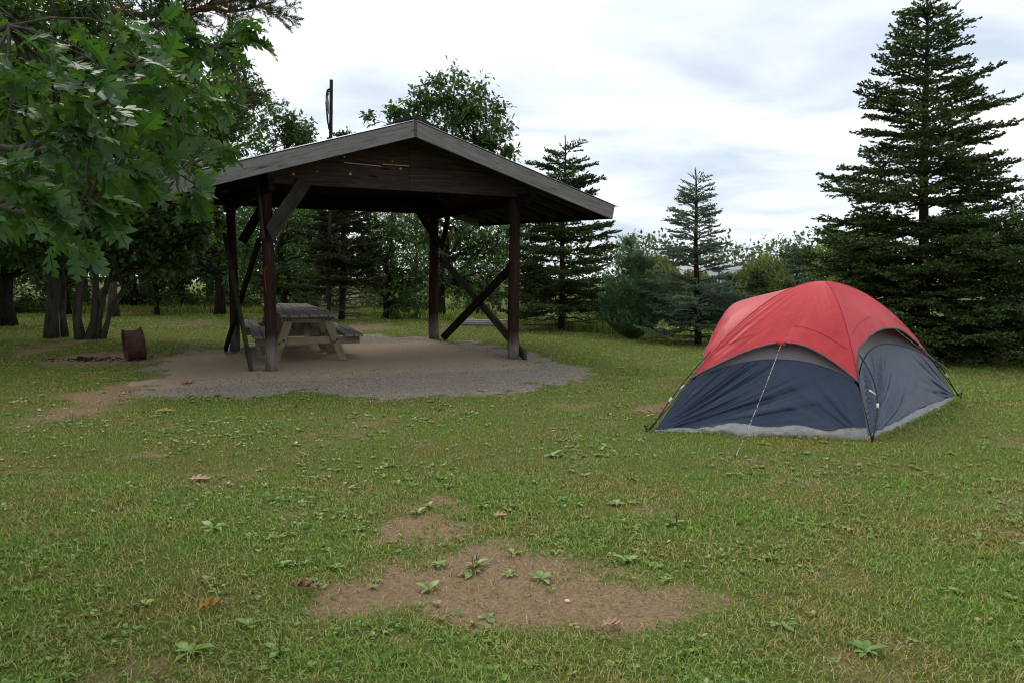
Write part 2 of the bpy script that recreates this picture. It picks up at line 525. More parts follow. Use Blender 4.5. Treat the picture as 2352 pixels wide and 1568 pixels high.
def grass_mat():
    t = NT('grass_blade')
    g = t.n('ShaderNodeNewGeometry'); P = g.outputs['Position']
    r = g.outputs['Random Per Island']
    lush = t.ramp(r, [(0, (0.08, 0.175, 0.018)), (0.4, (0.165, 0.305, 0.034)), (0.78, (0.275, 0.43, 0.066)), (0.92, (0.40, 0.43, 0.12)), (1, (0.58, 0.48, 0.24))])
    dry = t.ramp(r, [(0, (0.13, 0.15, 0.022)), (0.4, (0.25, 0.255, 0.045)), (0.65, (0.40, 0.335, 0.10)), (1, (0.58, 0.46, 0.22))])
    n = t.noise(P, 1.1, 5, 0.6)
    mr = t.n('ShaderNodeMapRange'); mr.inputs[1].default_value = 0.46; mr.inputs[2].default_value = 0.60; t.l(n, mr.inputs[0])
    c = t.mix(mr.outputs[0], lush, dry)
    p = t.principled(c, 0.55, 0.3)
    tr = t.n('ShaderNodeBsdfTranslucent'); t.l(t.mix(1.0, c, (1.2, 1.15, 0.7), 'MULTIPLY'), tr.inputs[0])
    mx = t.n('ShaderNodeMixShader'); mx.inputs[0].default_value = 0.25
    t.l(p, mx.inputs[1]); t.l(tr.outputs[0], mx.inputs[2])
    return t.done(mx.outputs[0])


M['grass'] = grass_mat()
M['weed'] = leaf_mat('weed_leaf', [(0, (0.10, 0.19, 0.028)), (0.5, (0.17, 0.28, 0.042)), (0.85, (0.25, 0.36, 0.075)), (0.95, (0.33, 0.31, 0.09)), (1, (0.42, 0.33, 0.16))], trans=0.2, rough=0.4, spec=0.4, patch=0)
M['clover'] = leaf_mat('clover_leaf', [(0, (0.085, 0.18, 0.032)), (0.7, (0.13, 0.245, 0.045)), (1, (0.19, 0.31, 0.075))], trans=0.2, rough=0.45, spec=0.35, patch=0)


# ------------------------------------------------------------------ layout that ground and objects share
TH = 0.4784
PA = np.array([-3.678, 11.765])
PE1 = np.array([cos(TH), sin(TH)]); PE2 = np.array([-sin(TH), cos(TH)])
PW, PD = 4.18, 3.805


def pv(u, w, z=0.0):
    q = PA + u * PE1 + w * PE2
    return np.array([q[0], q[1], z])


tent_L = gp(1503, 990); tent_F = gp(1995, 1010); tent_R = gp(2196, 914)
tent_K = np.array([3.35, 9.55, 0.0]); tent_K[2] = float(zt(3.35, 9.55))
TENT = np.array([tent_L, tent_F, tent_R, tent_K])


def in_quad(x, y, Q, grow=0.0):
    c = Q[:, :2].mean(0); Qs = c + (Q[:, :2] - c) * (1 + grow)
    ins = np.ones(np.shape(x), bool)
    for k in range(4):
        a = Qs[k]; b = Qs[(k + 1) % 4]
        ins &= ((b[0] - a[0]) * (y - a[1]) - (b[1] - a[1]) * (x - a[0])) > 0
    return ins


# outline of the gravel pad seen from above, from points on its edge
pad_px = [(395, 905), (520, 908), (760, 900), (860, 915), (1000, 905), (1180, 892), (1330, 860), (1300, 838), (1215, 815), (1130, 797), (1010, 782),
          (840, 772), (700, 778), (520, 800), (420, 820), (385, 860)]
PAD = np.array([gp(*p)[:2] for p in pad_px])
PADC = PAD.mean(0)
_pa = np.arctan2(PAD[:, 1] - PADC[1], PAD[:, 0] - PADC[0]); _pr = np.hypot(*(PAD - PADC).T)
_o = np.argsort(_pa); _pa = _pa[_o]; _pr = _pr[_o]


def pad_r(x, y):
    """1 on the edge of the pad, 0 in its middle"""
    a = np.arctan2(y - PADC[1], x - PADC[0]); r = np.hypot(x - PADC[0], y - PADC[1])
    R = np.interp(a, np.concatenate([_pa - 2 * pi, _pa, _pa + 2 * pi]), np.tile(_pr, 3))
    return r / (R * (1 + 0.42 * (fbm(x * 1.5, y * 1.5 + 40, 4) - 0.5) + 0.22 * (fbm(x * 6, y * 6 + 13, 3) - 0.5)))


# bare patches: centre and half sizes in the view, strength
patch_px = [(1150, 1350, 330, 85, 1.0), (1330, 1390, 200, 60, 0.8), (960, 1225, 120, 30, 0.75), (1040, 1165, 60, 18, 0.7), (250, 825, 140, 12, 1.2), (330, 885, 90, 36, 0.6),
            (830, 752, 70, 9, 0.9), (1310, 935, 60, 10, 0.5), (1500, 932, 60, 14, 0.6), (350, 1040, 60, 14, 0.5), (1290, 1080, 70, 14, 0.35), (2315, 1235, 60, 30, 0.5),
            (1690, 1370, 90, 30, 0.45), (900, 1490, 120, 30, 0.45), (200, 1210, 120, 40, 0.35), (1000, 800, 60, 8, 0.4), (1700, 1060, 130, 14, 0.4), (620, 1180, 90, 20, 0.35),
            (1900, 1330, 100, 25, 0.3), (560, 1380, 150, 30, 0.3), (1450, 1180, 160, 20, 0.3), (120, 795, 50, 14, 0.9), (300, 716, 60, 8, 0.9), (430, 740, 90, 8, 0.5), (180, 940, 160, 26, 0.4)]
PATCH = []
for (cx, cy, rx, ry, s_) in patch_px:
    c = gp(cx, cy); a = gp(cx + rx, cy); b = gp(cx, cy - ry)
    PATCH.append((c[0], c[1], abs(a[0] - c[0]), abs(b[1] - c[1]), s_))


def dirt(x, y):
    d = np.zeros(np.shape(x))
    wx = x + 0.35 * (fbm(x * 2 + 7, y * 2, 3) - 0.5); wy = y + 0.35 * (fbm(x * 2, y * 2 + 31, 3) - 0.5)
    for cx, cy, rx, ry, s_ in PATCH:
        q = ((wx - cx) / rx) ** 2 + ((wy - cy) / ry) ** 2
        d = np.maximum(d, s_ * np.exp(-q * q * 0.8))
    d = d * (0.0 + 1.85 * fbm(x * 4.6 + 3, y * 4.6, 5)) + 0.38 * sstep(0.55, 0.72, fbm(x * 1.5 + 50, y * 1.5 + 3, 5))
    pr = pad_r(x, y)
    d = np.maximum(d, 0.95 * (1 - sstep(0.97, 1.12, pr)))
    return np.clip(d, 0, 1)


# ------------------------------------------------------------------ ground
def build_ground():
    ys = np.concatenate([np.linspace(-30, 1.2, 14), 1.2 + np.cumsum(np.linspace(0.03, 0.16, 200)), [0]])[:-1]
    y0 = ys[-1]
    ys = np.concatenate([ys, y0 + np.cumsum(np.geomspace(0.2, 140, 46))])
    xs = np.sign(np.linspace(-1, 1, 241)) * (np.abs(np.linspace(-1, 1, 241)) * 14 + np.abs(np.linspace(-1, 1, 241)) ** 9 * 1400)
    X, Y = np.meshgrid(xs, ys)
    Z = zt(X, Y)
    V = np.stack([X, Y, Z], -1).reshape(-1, 3)
    ny, nx = X.shape
    i = np.arange(ny - 1)[:, None] * nx + np.arange(nx - 1)[None, :]
    q = np.stack([i, i + 1, i + nx + 1, i + nx], -1).reshape(-1, 4)
    o = ob_np('ground', V, [q], M['ground'], smooth=True)
    a = o.data.attributes.new('dirt', 'FLOAT', 'POINT')
    a.data.foreach_set('value', dirt(X, Y).astype(np.float32).ravel())
    o['kind'] = 'structure'; o['label'] = 'weedy lawn with bare earth patches'; o['category'] = 'ground'
    return o


build_ground()


def build_pad():
    n, m = 44, 240
    R = np.linspace(0, 1.10, n) ** 0.8 * 1.0
    R = R / R[-1] * 1.10
    A = np.linspace(0, 2 * pi, m, endpoint=False)
    rr = np.interp(A, np.concatenate([_pa - 2 * pi, _pa, _pa + 2 * pi]), np.tile(_pr, 3))
    X = PADC[0] + R[:, None] * rr[None] * np.cos(A)[None]; Y = PADC[1] + R[:, None] * rr[None] * np.sin(A)[None]
    pr = pad_r(X, Y)
    Z = zt(X, Y) + 0.035 * (1 - pr ** 2) + 0.004 + 0.012 * (fbm(X * 2, Y * 2) - 0.5)
    V = np.stack([X, Y, Z], -1).reshape(-1, 3)
    i = np.arange(n - 1)[:, None] * m; j = np.arange(m)[None]
    q = np.stack([i + j, i + (j + 1) % m, i + m + (j + 1) % m, i + m + j], -1).reshape(-1, 4)[:, ::-1]
    o = ob_np('gravel_pad', V, [q], M['gravel'], smooth=True)
    u = (X - PA[0]) * PE1[0] + (Y - PA[1]) * PE1[1]; w = (X - PA[0]) * PE2[0] + (Y - PA[1]) * PE2[1]
    sandy = sstep(-2.0, -0.6, w) * (1 - sstep(PD - 1.0, PD + 0.2, w)) * sstep(-1.9, -1.0, u) * (1 - sstep(PW - 0.8, PW + 0.5, u)) * (0.55 + 0.9 * fbm(X * 1.1, Y * 1.1 + 6, 3))
    sandy = np.maximum(sandy, 0.9 * (1 - sstep(-0.8, 0.8, u)) * sstep(-1.6, -0.8, w) * (1 - sstep(0.3, 1.5, w)))
    a = o.data.attributes.new('sandy', 'FLOAT', 'POINT'); a.data.foreach_set('value', sandy.astype(np.float32).ravel())
    o['kind'] = 'structure'


build_pad()


def pad_z(x, y):
    pr = pad_r(x, y)
    return np.maximum(zt(x, y), zt(x, y) + 0.035 * (1 - pr ** 2) + 0.004 + 0.012 * (fbm(x * 2, y * 2) - 0.5))


def build_road():
    pts = [at(960, 740, 27), at(1130, 735, 27.5), at(1400, 752, 25), at(1600, 768, 23.5), at(1900, 770, 24), at(2352, 770, 25), at(2900, 770, 30)]
    P = np.array(pts)[:, :2]
    t = np.linspace(0, len(P) - 1, 90)
    c = np.stack([np.interp(t, np.arange(len(P)), P[:, k]) for k in range(2)], 1)
    tg = np.gradient(c, axis=0); tg /= np.linalg.norm(tg, axis=1)[:, None]; nn = np.stack([-tg[:, 1], tg[:, 0]], 1)
    w = np.linspace(-1.5, 1.5, 7)
    X = c[:, None, 0] + nn[:, None, 0] * w; Y = c[:, None, 1] + nn[:, None, 1] * w
    Z = zt(X, Y) + 0.03
    V = np.stack([X, Y, Z], -1).reshape(-1, 3)
    i = np.arange(89)[:, None] * 7 + np.arange(6)[None]
    q = np.stack([i, i + 7, i + 8, i + 1], -1).reshape(-1, 4)[:, ::-1]
    o = ob_np('dirt_road', V, [q], plain('road_dirt', (0.40, 0.27, 0.2), 0.95, 0.1, 0, 0.2, 3), smooth=True)
    o['kind'] = 'structure'


build_road()


# ------------------------------------------------------------------ pavilion
def on_w(x, y, w):
    d = ray(x, y); o = np.array([0, 0, CAM_H]); n = np.array([PE2[0], PE2[1], 0]); p = pv(0, w)
    return o + d * (np.dot(p - o, n) / np.dot(d, n))


def on_u(x, y, u):
    d = ray(x, y); o = np.array([0, 0, CAM_H]); n = np.array([PE1[0], PE1[1], 0]); p = pv(u, 0)
    return o + d * (np.dot(p - o, n) / np.dot(d, n))


OVF, OVB, OVR, OVL = 0.93, 0.80, 1.48, 1.62
ZR, ZE, FH = 3.795, 2.68, 0.237
RU = (PW + OVR - OVL) / 2
HALF = (PW + OVR + OVL) / 2
SL = (ZR - ZE) / HALF
TILT = 0.038


def ztop(u, w): return ZR - SL * abs(u - RU) + TILT * (w + OVF)


def uw(p): q = np.asarray(p)[:2] - PA; return float(q @ PE1), float(q @ PE2)


def slab(name, outline, w0, w1, mat, parent):
    """upright panel in the plane of the gable; outline = (u, z) points"""
    o2 = np.array(outline); c = o2.mean(0)
    n = len(o2)
    V = [(a - c[0], d, b - c[1]) for d in (w0 - (w0 + w1) / 2, w1 - (w0 + w1) / 2) for a, b in o2]
    me = bpy.data.meshes.new(name)
    me.from_pydata(V, [], [list(range(n)), list(range(2 * n - 1, n - 1, -1))] + [[k, k + n, (k + 1) % n + n, (k + 1) % n] for k in range(n)])
    me.materials.append(mat)
    bm = bmesh.new(); bm.from_mesh(me); bmesh.ops.recalc_face_normals(bm, faces=bm.faces)
    bmesh.ops.bevel(bm, geom=list(bm.edges), offset=0.004, segments=1, affect='EDGES'); bm.to_mesh(me); bm.free()
    ob = bpy.data.objects.new(name, me)
    Mx = frame((PE1[0], PE1[1], 0)); Mx.translation = Vector(pv(c[0], (w0 + w1) / 2, c[1]))
    ob.matrix_basis = Mx
    return link(ob, parent)


def build_pavilion():
    rng = np.random.default_rng(3)
    zA = float(pad_z(*pv(PW / 2, PD / 2)[:2]))
    t = thing('picnic_pavilion', 'open timber picnic shelter with low gable roof on dark round posts', 'pavilion', pv(PW / 2, PD / 2, zA))
    # posts
    for (u, w, r, ztp) in ((0, 0, 0.086, 2.95), (PW, 0, 0.096, 2.95), (0, PD, 0.088, 3.0), (PW, PD, 0.105, 3.0)):
        b = pv(u, w); b[2] = float(pad_z(b[0], b[1])) - 0.06
        mb = MB(); k = np.linspace(0, 1, 16)
        px = np.stack([b[0] + 0.012 * np.sin(k * 5 + u), b[1] + 0.012 * np.cos(k * 4 + w), b[2] + k * (ztp - b[2])], 1)
        px[0, :2] = b[:2]
        mb.tube(px, r * (1.08 - 0.12 * k), 18, True, 0.05, rng)
        mb.build('post', M['post'], t, smooth=True, origin=b)
    # beams
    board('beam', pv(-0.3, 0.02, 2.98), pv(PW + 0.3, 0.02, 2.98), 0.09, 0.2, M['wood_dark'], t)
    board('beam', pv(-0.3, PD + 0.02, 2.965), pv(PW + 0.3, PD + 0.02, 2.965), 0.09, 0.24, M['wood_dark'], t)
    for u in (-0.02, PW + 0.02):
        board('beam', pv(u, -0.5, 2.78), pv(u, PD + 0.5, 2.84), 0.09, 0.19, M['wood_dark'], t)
    # gable boards front and back
    us = uw(on_w(940, 440, -0.16))[0]; uL = uw(on_w(613, 415, -0.16))[0]; uR = uw(on_w(1231, 470, -0.16))[0]
    zs = on_w(865, 380, -0.16)[2]
    first = None
    for (w0, w1) in ((-0.17, -0.13), (PD + 0.13, PD + 0.17)):
        zb = 2.84 if w0 < 1 else 2.86
        top = lambda u: ztop(u, w0) - 0.07
        gb = 0.003 if w0 < 1 else 0.0004
        a = slab('gable_board', [(uL, zb), (us - gb, zb), (us - gb, zs - gb), (uL, zs - gb if top(uL) > zs else top(uL))] if top(uL) > zs - gb else
                 [(uL, zb), (us - gb, zb), (us - gb, zs - gb), (RU - (ztop(RU, w0) - 0.07 - zs) / SL, zs - gb), (uL, top(uL))], w0, w1, M['wood_gable'], t)
        if first is None: first = a
        ul2 = RU - (ztop(RU, w0) - 0.07 - zs) / SL
        slab('gable_board', [(ul2 + 0.02, zs + gb), (us - gb, zs + gb), (us - gb, top(us))], w0, w1, M['wood_gable'], t)
        zs2 = 3.22
        ur2 = RU + (ztop(RU, w0) - 0.07 - zs2) / SL
        slab('gable_board', [(us + gb, zb), (uR, zb), (uR, top(uR)), (ur2, zs2 - gb), (us + gb, zs2 - gb)] if top(uR) < zs2 else [(us + gb, zb), (uR, zb), (uR, zs2 - gb), (us + gb, zs2 - gb)], w0, w1, M['wood_gable'], t)
        slab('gable_board', [(us + gb, zs2 + gb), (ur2 - 0.02, zs2 + gb), (RU, top(RU)), (us + gb, top(us))] if us < RU else [(us + gb, zs2 + gb), (ur2 - 0.02, zs2 + gb), (us + gb, top(us))], w0, w1, M['wood_gable'], t)
    # small uneven pale tan discs on the front gable
    for (x, y, r) in ((674, 400, 3.2), (729, 394, 2.0), (791, 360.5, 3.0), (804.6, 400, 3.6), (901.5, 371, 2.0), (920, 388, 3.2)):
        c = on_w(x, y, -0.173); mb = MB(); n = 11
        rad = r * 12.4 / 1781 * (1 + 0.25 * (rng.random(n) - 0.5)); an = np.arange(n) * 2 * pi / n
        ex = np.array([*PE1, 0]); ez = np.array([0, 0, 1.0]); ey = np.array([*PE2, 0])
        V = [c + ey * 0.006 + rad[k] * (cos(an[k]) * ex + sin(an[k]) * ez) for k in range(n)] + [c - ey * 0.002 + 0.6 * rad[k] * (cos(an[k]) * ex + sin(an[k]) * ez) for k in range(n)]
        mb.add(V, np.arange(n, 2 * n)[None], [[k, (k + 1) % n, n + (k + 1) % n, n + k] for k in range(n)])
        mb.build('knot', M['pale_knot'], t, origin=c)
    for (x0, y0, x1, y1) in ((790, 374, 876, 382.5), (880, 378, 940, 382)):  # thin pale tan strips laid on the face of the gable boards
        board('split', on_w(x0, y0, -0.174), on_w(x1, y1, -0.174), 0.008, 0.012, M['pale_knot'], t, bev=0)
    # nail heads on gable boards
    mb = MB()
    for (x, y) in ((752, 415), (812, 421), (842, 419), (895, 427), (942, 446), (948, 431), (948, 402), (1010, 451), (1060, 452), (1130, 459), (1215, 461)):
        c = on_w(x, y, -0.174); mb.tube([c, c - np.array([*PE2, 0]) * 0.004], 0.012, 6)
    nl = mb.build('nail_heads', M['steel_dark'], t); nl['kind'] = 'stuff'
    # fascia
    ca = 1 / sqrt(1 + SL * SL)
    hn = FH * ca
    for w in (-OVF, PD + OVB):
        for sgn, ov in ((-1, OVL), (1, OVR)):
            ue = -OVL if sgn < 0 else PW + OVR
            nrm = np.array([*(sgn * SL * ca * PE1), ca])
            a = pv(RU + sgn * 0.002, w, ztop(RU, w)) - nrm * hn / 2 - np.array([0, 0, 0.006]); b = pv(ue, w, ztop(ue, w)) - nrm * hn / 2 - np.array([0, 0, 0.006])
            cc = -SL
            board('fascia', a, b, 0.042, hn, M['wood_fascia'], t, up=tuple(nrm), bev=0.004, cut=(cc, cc * 0.3))
    # eave boards, rafters, roof deck, metal sheets
    for ue, sg in ((-OVL + 0.03, -1), (PW + OVR - 0.03, 1)):
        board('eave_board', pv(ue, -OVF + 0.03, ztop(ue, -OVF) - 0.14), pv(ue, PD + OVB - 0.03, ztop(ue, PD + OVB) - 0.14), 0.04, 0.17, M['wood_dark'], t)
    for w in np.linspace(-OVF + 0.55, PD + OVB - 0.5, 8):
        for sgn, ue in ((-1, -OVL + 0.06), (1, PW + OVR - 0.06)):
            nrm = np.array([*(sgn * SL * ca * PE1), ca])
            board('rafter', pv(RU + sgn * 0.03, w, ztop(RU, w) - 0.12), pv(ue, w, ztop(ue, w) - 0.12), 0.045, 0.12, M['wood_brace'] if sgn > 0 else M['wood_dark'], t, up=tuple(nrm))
    for sgn, ue in ((-1, -OVL), (1, PW + OVR)):
        nb = 12
        for k in range(nb):           # deck boards run front to back
            u0 = RU + (ue - RU) * k / nb + sgn * 0.004; u1 = RU + (ue - RU) * (k + 1) / nb - sgn * 0.004
            um = (u0 + u1) / 2
            nrm = np.array([*(sgn * SL * ca * PE1), ca])
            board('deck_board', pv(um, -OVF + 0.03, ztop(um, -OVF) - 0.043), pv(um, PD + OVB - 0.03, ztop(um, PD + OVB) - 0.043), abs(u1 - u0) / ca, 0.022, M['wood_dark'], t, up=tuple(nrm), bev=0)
        ns = 6
        for k in range(ns):           # corrugated metal sheets
            w0 = -OVF - 0.035 + (PD + OVB + OVF + 0.07) * k / ns; w1 = -OVF - 0.035 + (PD + OVB + OVF + 0.07) * (k + 1) / ns + 0.03
            ww = np.linspace(w0, w1, 13); uu = np.array([RU + sgn * 0.02, ue + sgn * 0.06])
            V = []
            for lay in (0.0, -0.006):
                for q, w in enumerate(ww):
                    for u in uu:
                        V.append(pv(u, w, ztop(u, w) + 0.012 + lay + 0.002 * (k % 2) + (0.012 if (q + k) % 3 == 1 else 0)))
            n = 26; F = [[2 * q, 2 * q + 2, 2 * q + 3, 2 * q + 1] for q in range(12)] + [[n + 2 * q + 1, n + 2 * q + 3, n + 2 * q + 2, n + 2 * q] for q in range(12)]
            F += [[0, 1, n + 1, n], [24, n + 24, n + 25, 25]] + [[2 * q + 1, 2 * q + 3, n + 2 * q + 3, n + 2 * q + 1] for q in range(12)]
            mb = MB(); mb.add(V, F); mb.build('roof_sheet', M['zinc'], t, origin=V[0])
    # ridge cap
    mb = MB(); V = []
    for w in (-OVF - 0.0, PD + OVB):
        for (du, dz) in ((-0.30, -0.30 * SL + 0.06), (-0.12, 0.07), (0.12, 0.07), (0.30, -0.30 * SL + 0.06), (0.30, -0.30 * SL + 0.03), (0, 0.025), (-0.30, -0.30 * SL + 0.03)):
            V.append(pv(RU + du, w + (0.02 if w < 0 else 0), ztop(RU, w) + dz))
    mb.add(V, [[k, (k + 1) % 7, 7 + (k + 1) % 7, 7 + k] for k in range(7)], [list(range(7))[::-1]], [list(range(7, 14))])
    mb.build('ridge_cap', M['shingle'], t)
    # knee braces and cross braces
    K = M['wood_brace']; Dk = M['wood_dark']
    board('knee_brace', on_w(619, 538, -0.2), on_w(700, 418, -0.2), 0.045, 0.21, K, t, cut=(0.6, 0))
    board('knee_brace', on_w(556, 556, PD - 0.12), on_w(608, 468, PD - 0.12), 0.045, 0.17, Dk, t)
    board('knee_brace', on_u(604, 552, -0.11), on_u(592, 420, -0.11), 0.045, 0.12, K, t)
    board('knee_brace', on_w(1013, 566, PD - 0.13), on_w(938, 452, PD - 0.13), 0.045, 0.15, Dk, t)
    board('knee_brace', on_u(1014, 572, PW + 0.02), on_u(1030, 492, PW + 0.02), 0.045, 0.15, Dk, t)
    za = pad_z
    g1 = gp(577, 856); g1[2] = float(za(g1[0], g1[1])) + 0.03
    board('cross_brace', g1, pv(-0.17, PD - 0.25, 2.25), 0.05, 0.13, K, t, cut=(0.7, 0), warp=0.02)
    g2 = pv(-0.11, PD - 0.05); g2[2] = float(za(g2[0], g2[1])) + 0.03
    board('cross_brace', g2 + np.array([-0.08, 0, 0]), pv(-0.11, 0.1, 2.0), 0.05, 0.13, M['wood_dark'], t, cut=(-0.7, 0))
    g3 = gp(1207, 827); g3[2] = float(za(g3[0], g3[1])) + 0.045
    board('cross_brace', g3, on_u(1012, 592, PW + 0.13), 0.06, 0.15, K, t, cut=(1.0, 0.3), warp=0.015)
    g4 = on_u(1018, 776, PW + 0.05)
    board('cross_brace', g4, on_u(1188, 600, PW + 0.05), 0.06, 0.16, Dk, t, cut=(-1.0, 0))
    # scrap of red ribbon tied on the front post
    mb = MB(); P = [on_w(x, y, -0.09) for x, y in ((607, 613), (612, 616), (608, 622), (608, 635), (609, 650), (611, 664), (610, 672))]
    mb.tube(P, 0.005, 5); mb.build('ribbon', plain('red_ribbon', (0.35, 0.02, 0.025), 0.6), t, origin=P[0])
    return t


build_pavilion()


# ------------------------------------------------------------------ picnic tables
def build_table(name, label, origin, ang, dz, seed, tilt=0.03):
    rng = np.random.default_rng(seed)
    ex = np.array([cos(ang), sin(ang), 0]); ey = np.array([-sin(ang), cos(ang), 0]); ez = np.array([0, 0, 1.0])
    O = np.asarray(origin, float)
    P = lambda a, b, c: O + ex * a + ey * b + ez * (c + tilt * b)
    t = thing(name, label, 'picnic table', O, 'picnic tables under the shelter')
    Ln = 1.83; TZ = 0.80 + dz; BZ = 0.46 + dz
    pw = 0.152
    for k in range(6):
        x = (k - 2.5) * (pw + 0.007)
        j = 0.02 * (rng.random() - 0.5); sag = 0.012 * (rng.random() - 0.5)
        board('top_plank', P(x, j, TZ - 0.02 + sag), P(x, Ln + j, TZ - 0.02 - sag), pw, 0.042, M['wood_table_top'], t, bev=0.006, warp=-0.012 * rng.random())
    for s in (-1, 1):
        for k in range(2):
            x = s * (0.66 + k * 0.158)
            board('seat_plank', P(x, 0.03 * rng.random(), BZ - 0.02), P(x, Ln + 0.02 * rng.random(), BZ - 0.02 + 0.01 * rng.random()), 0.15, 0.042, M['wood_table_top'], t, warp=-0.008)
    for fy, sd_ in ((0.16, -1), (Ln - 0.22, 1)):
        for s in (-1, 1):
            a = P(s * 0.57, fy, 0.0); b = P(s * 0.30, fy, TZ - 0.045)
            a[2] = float(pad_z(a[0], a[1])) + 0.01
            lg = board('leg', a, b, 0.045, 0.135, M['wood_table_leg'], t, cut=(0.43 * s * -1 if s < 0 else 0.43 * -1 * -1 * -1, 0))
            # bolts where the rails cross
            for zb, dx in ((TZ - 0.09, -0.025), (TZ - 0.1, 0.028), (BZ - 0.09, 0.03), (BZ - 0.13, -0.03)):
                xx = s * (0.57 - 0.27 * (zb / (TZ - 0.045))) + dx
                c = P(xx, fy - 0.0235, zb); mb = MB(); mb.tube([c, c - ey * 0.012], 0.017, 8); mb.build('bolt', M['steel_dark'], lg, origin=c)
        off = 0.047
        board('top_rail', P(-0.44, fy + off, TZ - 0.095), P(0.44, fy + off, TZ - 0.095), 0.045, 0.1, M['wood_table_leg'], t)
        board('seat_rail', P(-0.86, fy + off, BZ - 0.105), P(0.86, fy + off, BZ - 0.105), 0.045, 0.125, M['wood_table_leg'], t)
    board('top_cleat', P(-0.43, Ln / 2, TZ - 0.075), P(0.43, Ln / 2, TZ - 0.075), 0.045, 0.065, M['wood_table_top'], t)
    for s in (-1, 1):
        f = 0.25 if s < 0 else Ln - 0.31
        board('diagonal_brace', P(0, f, BZ - 0.1), P(0, Ln / 2 + s * -0.05 if s < 0 else Ln / 2 + 0.05, TZ - 0.08), 0.09, 0.04, M['wood_table_leg'], t)
    return t


_l = gp(630, 836); _r = gp(791, 836)
TO = (_l + _r) / 2
TO[2] = float(pad_z(TO[0], TO[1]))
TANG = 0.36
_ey = np.array([-sin(TANG), cos(TANG), 0]); _ex = np.array([cos(TANG), sin(TANG), 0])
build_table('picnic_table', 'nearer weathered wooden picnic table with tan legs under the shelter', TO - _ey * 0.16, TANG, 0.0, 1)
T2 = TO + _ey * 1.72 - _ex * 0.09; T2[2] = float(pad_z(T2[0], T2[1])) + 0.01
build_table('picnic_table', 'farther weathered wooden picnic table butted behind the nearer one', T2, TANG + 0.015, 0.03, 2, 0.02)


# ------------------------------------------------------------------ fire ring, burnt sticks
def build_rim():
    c = gp(309, 826)
    ax = np.array([-0.83, -0.56, 0.0]); ax /= np.linalg.norm(ax)
    lean = 0.10
    prof = [(-0.155, 0.275), (-0.15, 0.292), (-0.138, 0.29), (-0.128, 0.272), (-0.085, 0.262), (-0.06, 0.252), (0.0, 0.25), (0.05, 0.255), (0.085, 0.262), (0.125, 0.27), (0.138, 0.29), (0.15, 0.292), (0.155, 0.272),
            (0.12, 0.256), (0.08, 0.245), (0.05, 0.241), (0.0, 0.237), (-0.06, 0.239), (-0.085, 0.248), (-0.128, 0.258)]
    n = 48
    V = []; F = []
    for a, r in prof:
        for k in range(n):
            th = 2 * pi * k / n
            V.append((a, r * cos(th) * (1 + 0.008 * sin(3 * th)), r * sin(th)))
    m = len(prof)
    for j in range(m):
        for k in range(n):
            F.append([j * n + k, ((j + 1) % m) * n + k, ((j + 1) % m) * n + (k + 1) % n, j * n + (k + 1) % n])
    Mx = frame(ax, (sin(0), 0, 1)); Mx.translation = Vector((c[0], c[1], float(zt(c[0], c[1])) + 0.275))
    Mx = Mx @ Matrix.Rotation(lean, 4, 'Y')
    mb = MB(); mb.add(V, F)
    o = mb.build('wheel_rim', M['rust'], smooth=True)
    o.matrix_basis = Mx
    tag(o, 'rusty steel wheel rim standing upright on bare earth by the fire pit', 'wheel rim')


build_rim()
CH = plain('charred_wood', (0.03, 0.022, 0.02), 0.95, 0.1)
for (x0, y0, x1, y1, r, lab, m_) in ((182, 824, 212, 829, 0.035, 'short charred stick lying in the fire pit ashes', CH), (222, 829, 252, 823, 0.03, 'reddish half burnt stick beside the rusty wheel rim', M['bark_red'])):
    a = gp(x0, y0); b = gp(x1, y1); a[2] += r * 0.8; b[2] += r * 0.8
    mb = MB(); k = np.linspace(0, 1, 7)[:, None]
    mb.tube(a + (b - a) * k, r * (1 - 0.3 * k[:, 0]), 8, True, 0.3, RNG)
    tag(mb.build('burnt_stick', m_, smooth=True), lab, 'stick', 'burnt sticks in the fire pit')


def charcoal():
    rng = R_charcoal; mb = MB(); c = gp(215, 826); n = 260
    x = c[0] + rng.normal(size=n) * 0.42; y = c[1] + rng.normal(size=n) * 0.16; sz_ = 0.006 + 0.022 * rng.random(n) ** 3
    a = rng.random(n) * 6.28
    for k in range(n):
        d = np.array([cos(a[k]), sin(a[k]), 0.2]) * sz_[k] * 1.6; p = np.array([x[k], y[k], float(zt(x[k], y[k])) + sz_[k] * 0.5])
        mb.tube([p - d, p + d], sz_[k] * 0.7, 4)
    o = mb.build('charcoal_bits', island_mat('charcoal', [(0, (0.012, 0.011, 0.01)), (0.7, (0.05, 0.045, 0.042)), (1, (0.28, 0.27, 0.26))]))
    o['kind'] = 'stuff'; o['label'] = 'charcoal crumbs and ash in the fire pit'; o['category'] = 'charcoal'


R_charcoal = np.random.default_rng(77)
charcoal()


